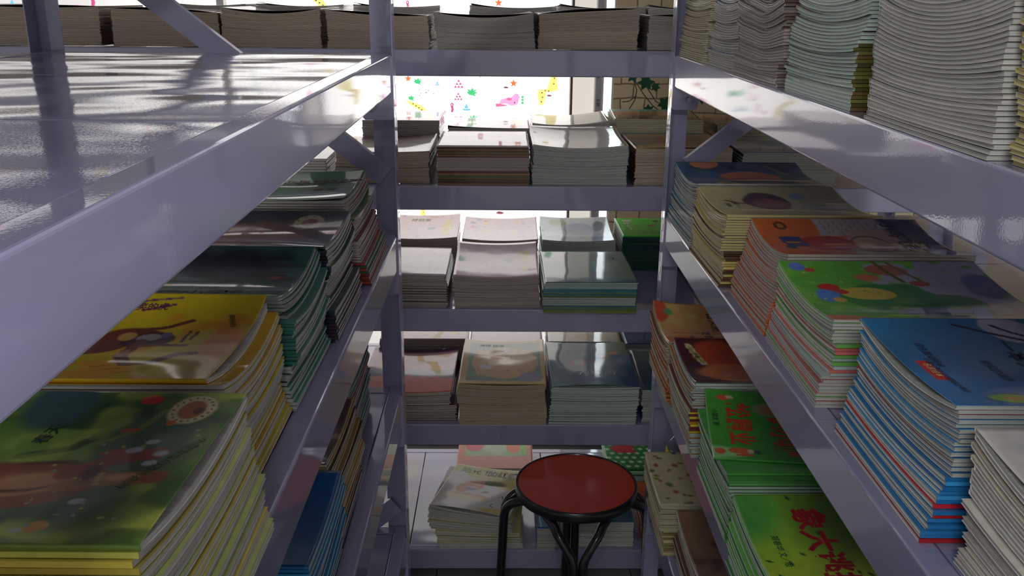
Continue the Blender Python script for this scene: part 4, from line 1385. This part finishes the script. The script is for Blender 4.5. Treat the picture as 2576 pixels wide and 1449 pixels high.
stack(.64, .90, 2.76, 3.01, z, .12, 28, 'c', OLV, 'L', 28, art=art_desert, desc='ochre book far right before the wallpaper', **bk)

# ---- back rack, third shelf
z = TB[2]
stack(-.41, -.152, 2.42, 2.71, z, .097, 26, 'b', ((50, 56, 76), (90, 60, 60)), 'LR', 13, art=art_pastel2, top=dict(rot=0), desc='pale book right beside the left post, third shelf', jit=0.0013, walk=.006, res=(28, 24), tx=-.004)
stack(-.138, .100, 2.42, 2.73, z, .088, 24, 'b', ((90, 70, 90), (110, 100, 110)), 'RL', 12, art=art_pastel, ax=.007, ty=-.004, curl=('F', .014, 4), desc='pink pale book in the middle of the third back shelf', **bk)
stack(.112, .366, 2.375, 2.70, z, .086, 30, 'm', ((70, 130, 140), (120, 140, 60)), 'NFNF', 8, art=art_greenland, res=(50, 40), texts=(('森林', .82, .2, .030, -90, (40, 70, 90)),), desc='teal glossy book overhanging the third back shelf', jit=0.0005, walk=.003)
stack(-.40, -.146, 2.785, 3.03, z, .100, 26, 'b', ((190, 90, 90),), 'LR', 13, art=art_pastel, res=(60, 44), ax=.007, curl=('F', .02, 3), texts=(('好朋友', .5, .16, .022, 0, (150, 170, 90)),), desc='pink book with a yellow giraffe shape, rear row', jit=0.0005, walk=.002)
stack(-.126, .112, 2.785, 3.03, z, .094, 26, 'b', ((130, 90, 90),), 'LR', 13, art=art_pastel2, res=(50, 40), ax=.007, curl=('F', .016, 3), desc='rose patterned book in the middle of the rear row', jit=0.0005, walk=.002)
stack(.122, .352, 2.785, 3.03, z, .094, 26, 'g', ((60, 90, 130),), 'LR', 13, art=art_whale, res=(60, 44), ax=.006, curl=('F', .02, 3), desc='pale blue book with a grey whale shape, rear row', jit=0.0005, walk=.002)
stack(.377, .62, 2.79, 3.03, z, .113, 28, 'm', ((24, 70, 50), (30, 60, 60)), 'NN', 14, art=art_apple, res=(60, 50), texts=(('一个苹果', .17, .38, .036, 90, (236, 240, 226), .02), ('儿童图画', .30, .86, .012, 0, (200, 226, 190)),), desc='bright green book with a white title, rear row', jit=0.0005, walk=.002)

# ---- back rack, fourth shelf
z = TB[3]
stack(-.41, -.141, 2.425, 2.77, z, .083, 20, 'b', ((120, 60, 90), (60, 70, 120), (90, 40, 60)), 'LR', 10, art=art_pinkmount, res=(60, 50), ax=.008, desc='pink and navy mountain book beside the left post', jit=0.0010, walk=.005, texts=(('——————', .28, .80, .012, 0, (150, 70, 60)),))
stack(-.129, .121, 2.40, 2.76, z, .120, 30, 't', ((214, 176, 80), (206, 170, 90)), 'LR', 15, art=art_greenframe, res=(90, 80), ax=.007, lean=(.006, 0), bridge=('N', .006), texts=(('躲猫 猫咪', .35, .13, .018, 0, (40, 66, 50)),), desc='yellow book with a green frame and orange oval', jit=0.0007, walk=.003)
stack(.135, .388, 2.40, 2.76, z, .113, 30, 'm', ((60, 90, 100), (50, 70, 90)), 'RL', 15, art=art_tealmagic, res=(90, 80), ax=.004, bridge=('N', .012), texts=(('星伽厶', .52, .70, .046, 180, (206, 212, 220), .004),), desc='blue-teal book with white handwritten title', jit=0.0007, walk=.003)
stack(.405, .65, 2.42, 2.74, z, .10, 26, 'g', ((40, 80, 120),), 'LR', 13, art=art_tealbook, desc='slate blue book beside the right post, fourth shelf', **bk)
stack(-.40, -.115, 2.79, 3.03, z, .112, 26, 'b', ((60, 40, 50),), 'LR', 13, art=art_pastel, desc='flowery white book at the rear of the fourth shelf', **bk)
stack(-.10, .135, 2.79, 3.03, z, .106, 26, 'b', GRY, 'LR', 13, art=art_pastel2, desc='spotted pale book at the rear of the fourth shelf', **bk)
stack(.152, .39, 2.79, 3.03, z, .104, 26, 'b', GRY, 'LR', 13, art=art_cream, desc='cream book at the rear of the fourth shelf', **bk)
stack(.405, .65, 2.79, 3.03, z, .098, 26, 'g', ((30, 50, 110),), 'LR', 13, art=art_bluebook, desc='royal blue book at the rear of the fourth shelf', **bk)

# ---- back rack, bottom shelf
z = TB[4]
stack(-.200, .052, 2.42, 2.70, z, .108, 24, 'w', ((206, 206, 190), (190, 190, 180), (206, 210, 120)), 'LR', 12, art=art_whitefox, res=(100, 90), ax=.006, twist=-9, jit=0.0017, walk=.009, rj=2.0, top=dict(rot=-4, dx=.01), bridge=('N', .012), ind=7,
      texts=(('阳光下', .30, .12, .034, 0, (150, 190, 190), .004), ('的红狐狸', .72, .13, .034, 0, (110, 110, 140), .02), ('图画故事书', .78, .19, .011, 0, (120, 116, 70))), desc='white and yellow red-fox book on the bottom shelf')
stack(-.23, .01, 2.43, 2.68, z, .0, 1, desc='x') if False else None
stack(-.155, .105, 2.79, 3.02, z, .06, 14, 'w', ((206, 120, 90),), 'LR', 7, art=art_geo, res=(60, 50), desc='orange-edged book with green shapes at the back of the bottom shelf', **{k: v for k, v in bk.items() if k != 'res'})
stack(.108, .166, 2.40, 2.64, z, .075, 16, 'w', ((50, 120, 160), (60, 130, 170), (190, 140, 70)), 'R', 16, art=art_blueplain, desc='blue and ochre booklet standing close to the stool', **bk)
stack(.178, .40, 2.42, 2.66, z, .085, 22, 'g', ((50, 80, 86), (40, 60, 70)), 'LR', 11, art=art_tealbook, desc='teal book half hidden behind the red stool', **bk)
stack(.365, .60, 2.80, 3.02, z, .055, 12, 'm', ((30, 96, 60), (170, 210, 170)), 'LN', 6, art=art_diamond, res=(80, 60), desc='green book with white diamond pattern', **{k: v for k, v in bk.items() if k != 'res'})
stack(.43, .66, 2.45, 2.72, z, .05, 12, 'c', ((200, 130, 60),), 'L', 12, art=art_orange, desc='orange book low beside the right post', **bk)

V = np.concatenate(stuffV); F = np.concatenate(stuffF); C = np.concatenate(stuffC); Mi = np.concatenate(stuffM)
so = link('picture_books', mesh_np('picture_books', V, F, C, [M['pages'], M['cover']], mid=Mi))
tag(so, 'stacked picture books filling the piles on all the shelves below the top copies', 'books', kind='stuff')
print('individual books', n_ind_total[0], 'stuff tris', len(F) * 2)

# ------------------------------------------------------------------ stool
sx, sy, sz, sr_ = .193, 2.115, .500, .157
st = empty('round_stool', (sx, sy, 0))
tag(st, 'round stool with red top and black bent tube legs', 'stool')
org = (sx, sy, 0)
MB().lathe([(.001, sz - .012), (sr_ - .006, sz - .012), (sr_ - .006, sz - .001), (.001, sz)], sx, sy, 72).build('seat', M['stool_red'], st, origin=org)
MB().lathe([(sr_ - .0055, sz - .016), (sr_ - .0055, sz + .001), (sr_ - .003, sz + .0025), (sr_, sz + .001), (sr_ + .002, sz - .006), (sr_ + .002, sz - .022), (sr_ - .002, sz - .027), (sr_ - .012, sz - .027), (sr_ - .012, sz - .016)], sx, sy, 72).build('rim', M['black'], st, smooth=True, origin=org)


def smoothpath(pts, n=8):
    P = [Vector(p) for p in pts]
    P = [P[0] * 2 - P[1]] + P + [P[-1] * 2 - P[-2]]
    out = []
    for i in range(1, len(P) - 2):
        for k in range(n):
            t = k / n
            a, b_, c, d = P[i - 1], P[i], P[i + 1], P[i + 2]
            out.append(.5 * ((2 * b_) + (-a + c) * t + (2 * a - 5 * b_ + 4 * c - d) * t * t + (-a + 3 * b_ - 3 * c + d) * t ** 3))
    out.append(P[-2])
    return out


angs = [268, 358, 88, 178]
tube = .0118
for k in range(4):
    a0, a1 = R(angs[k]), R(angs[(k + 1) % 4] + (360 if angs[(k + 1) % 4] < angs[k] else 0))
    def leg_pts(a, side, wide):
        """up one leg; side offsets the tube beside its twin"""
        d = Vector((math.cos(a), math.sin(a), 0)); tn = Vector((-math.sin(a), math.cos(a), 0)) * side
        c = Vector((sx, sy, 0))
        top = ((.186, .014, .380), (.180, .028, .415), (.164, .050, .447), (.130, .066, .4615)) if wide else ((.188, .0125, .380), (.182, .014, .425), (.158, .024, .450), (.112, .040, .4615))
        return [c + d * .205 + tn * .0125 + Vector((0, 0, .004)), c + d * .197 + tn * .0125 + Vector((0, 0, .18)), c + d * .190 + tn * .0125 + Vector((0, 0, .33))] + \
               [c + d * r0 + tn * t0 + Vector((0, 0, z0)) for r0, t0, z0 in top]
    A_ = leg_pts(a0, 1, k % 2 == 0); B_ = leg_pts(a1, -1, k % 2 == 1)
    MB().tube(smoothpath(A_ + B_[::-1], 7), tube, 12).build('leg', M['black'], st, smooth=True, origin=org)
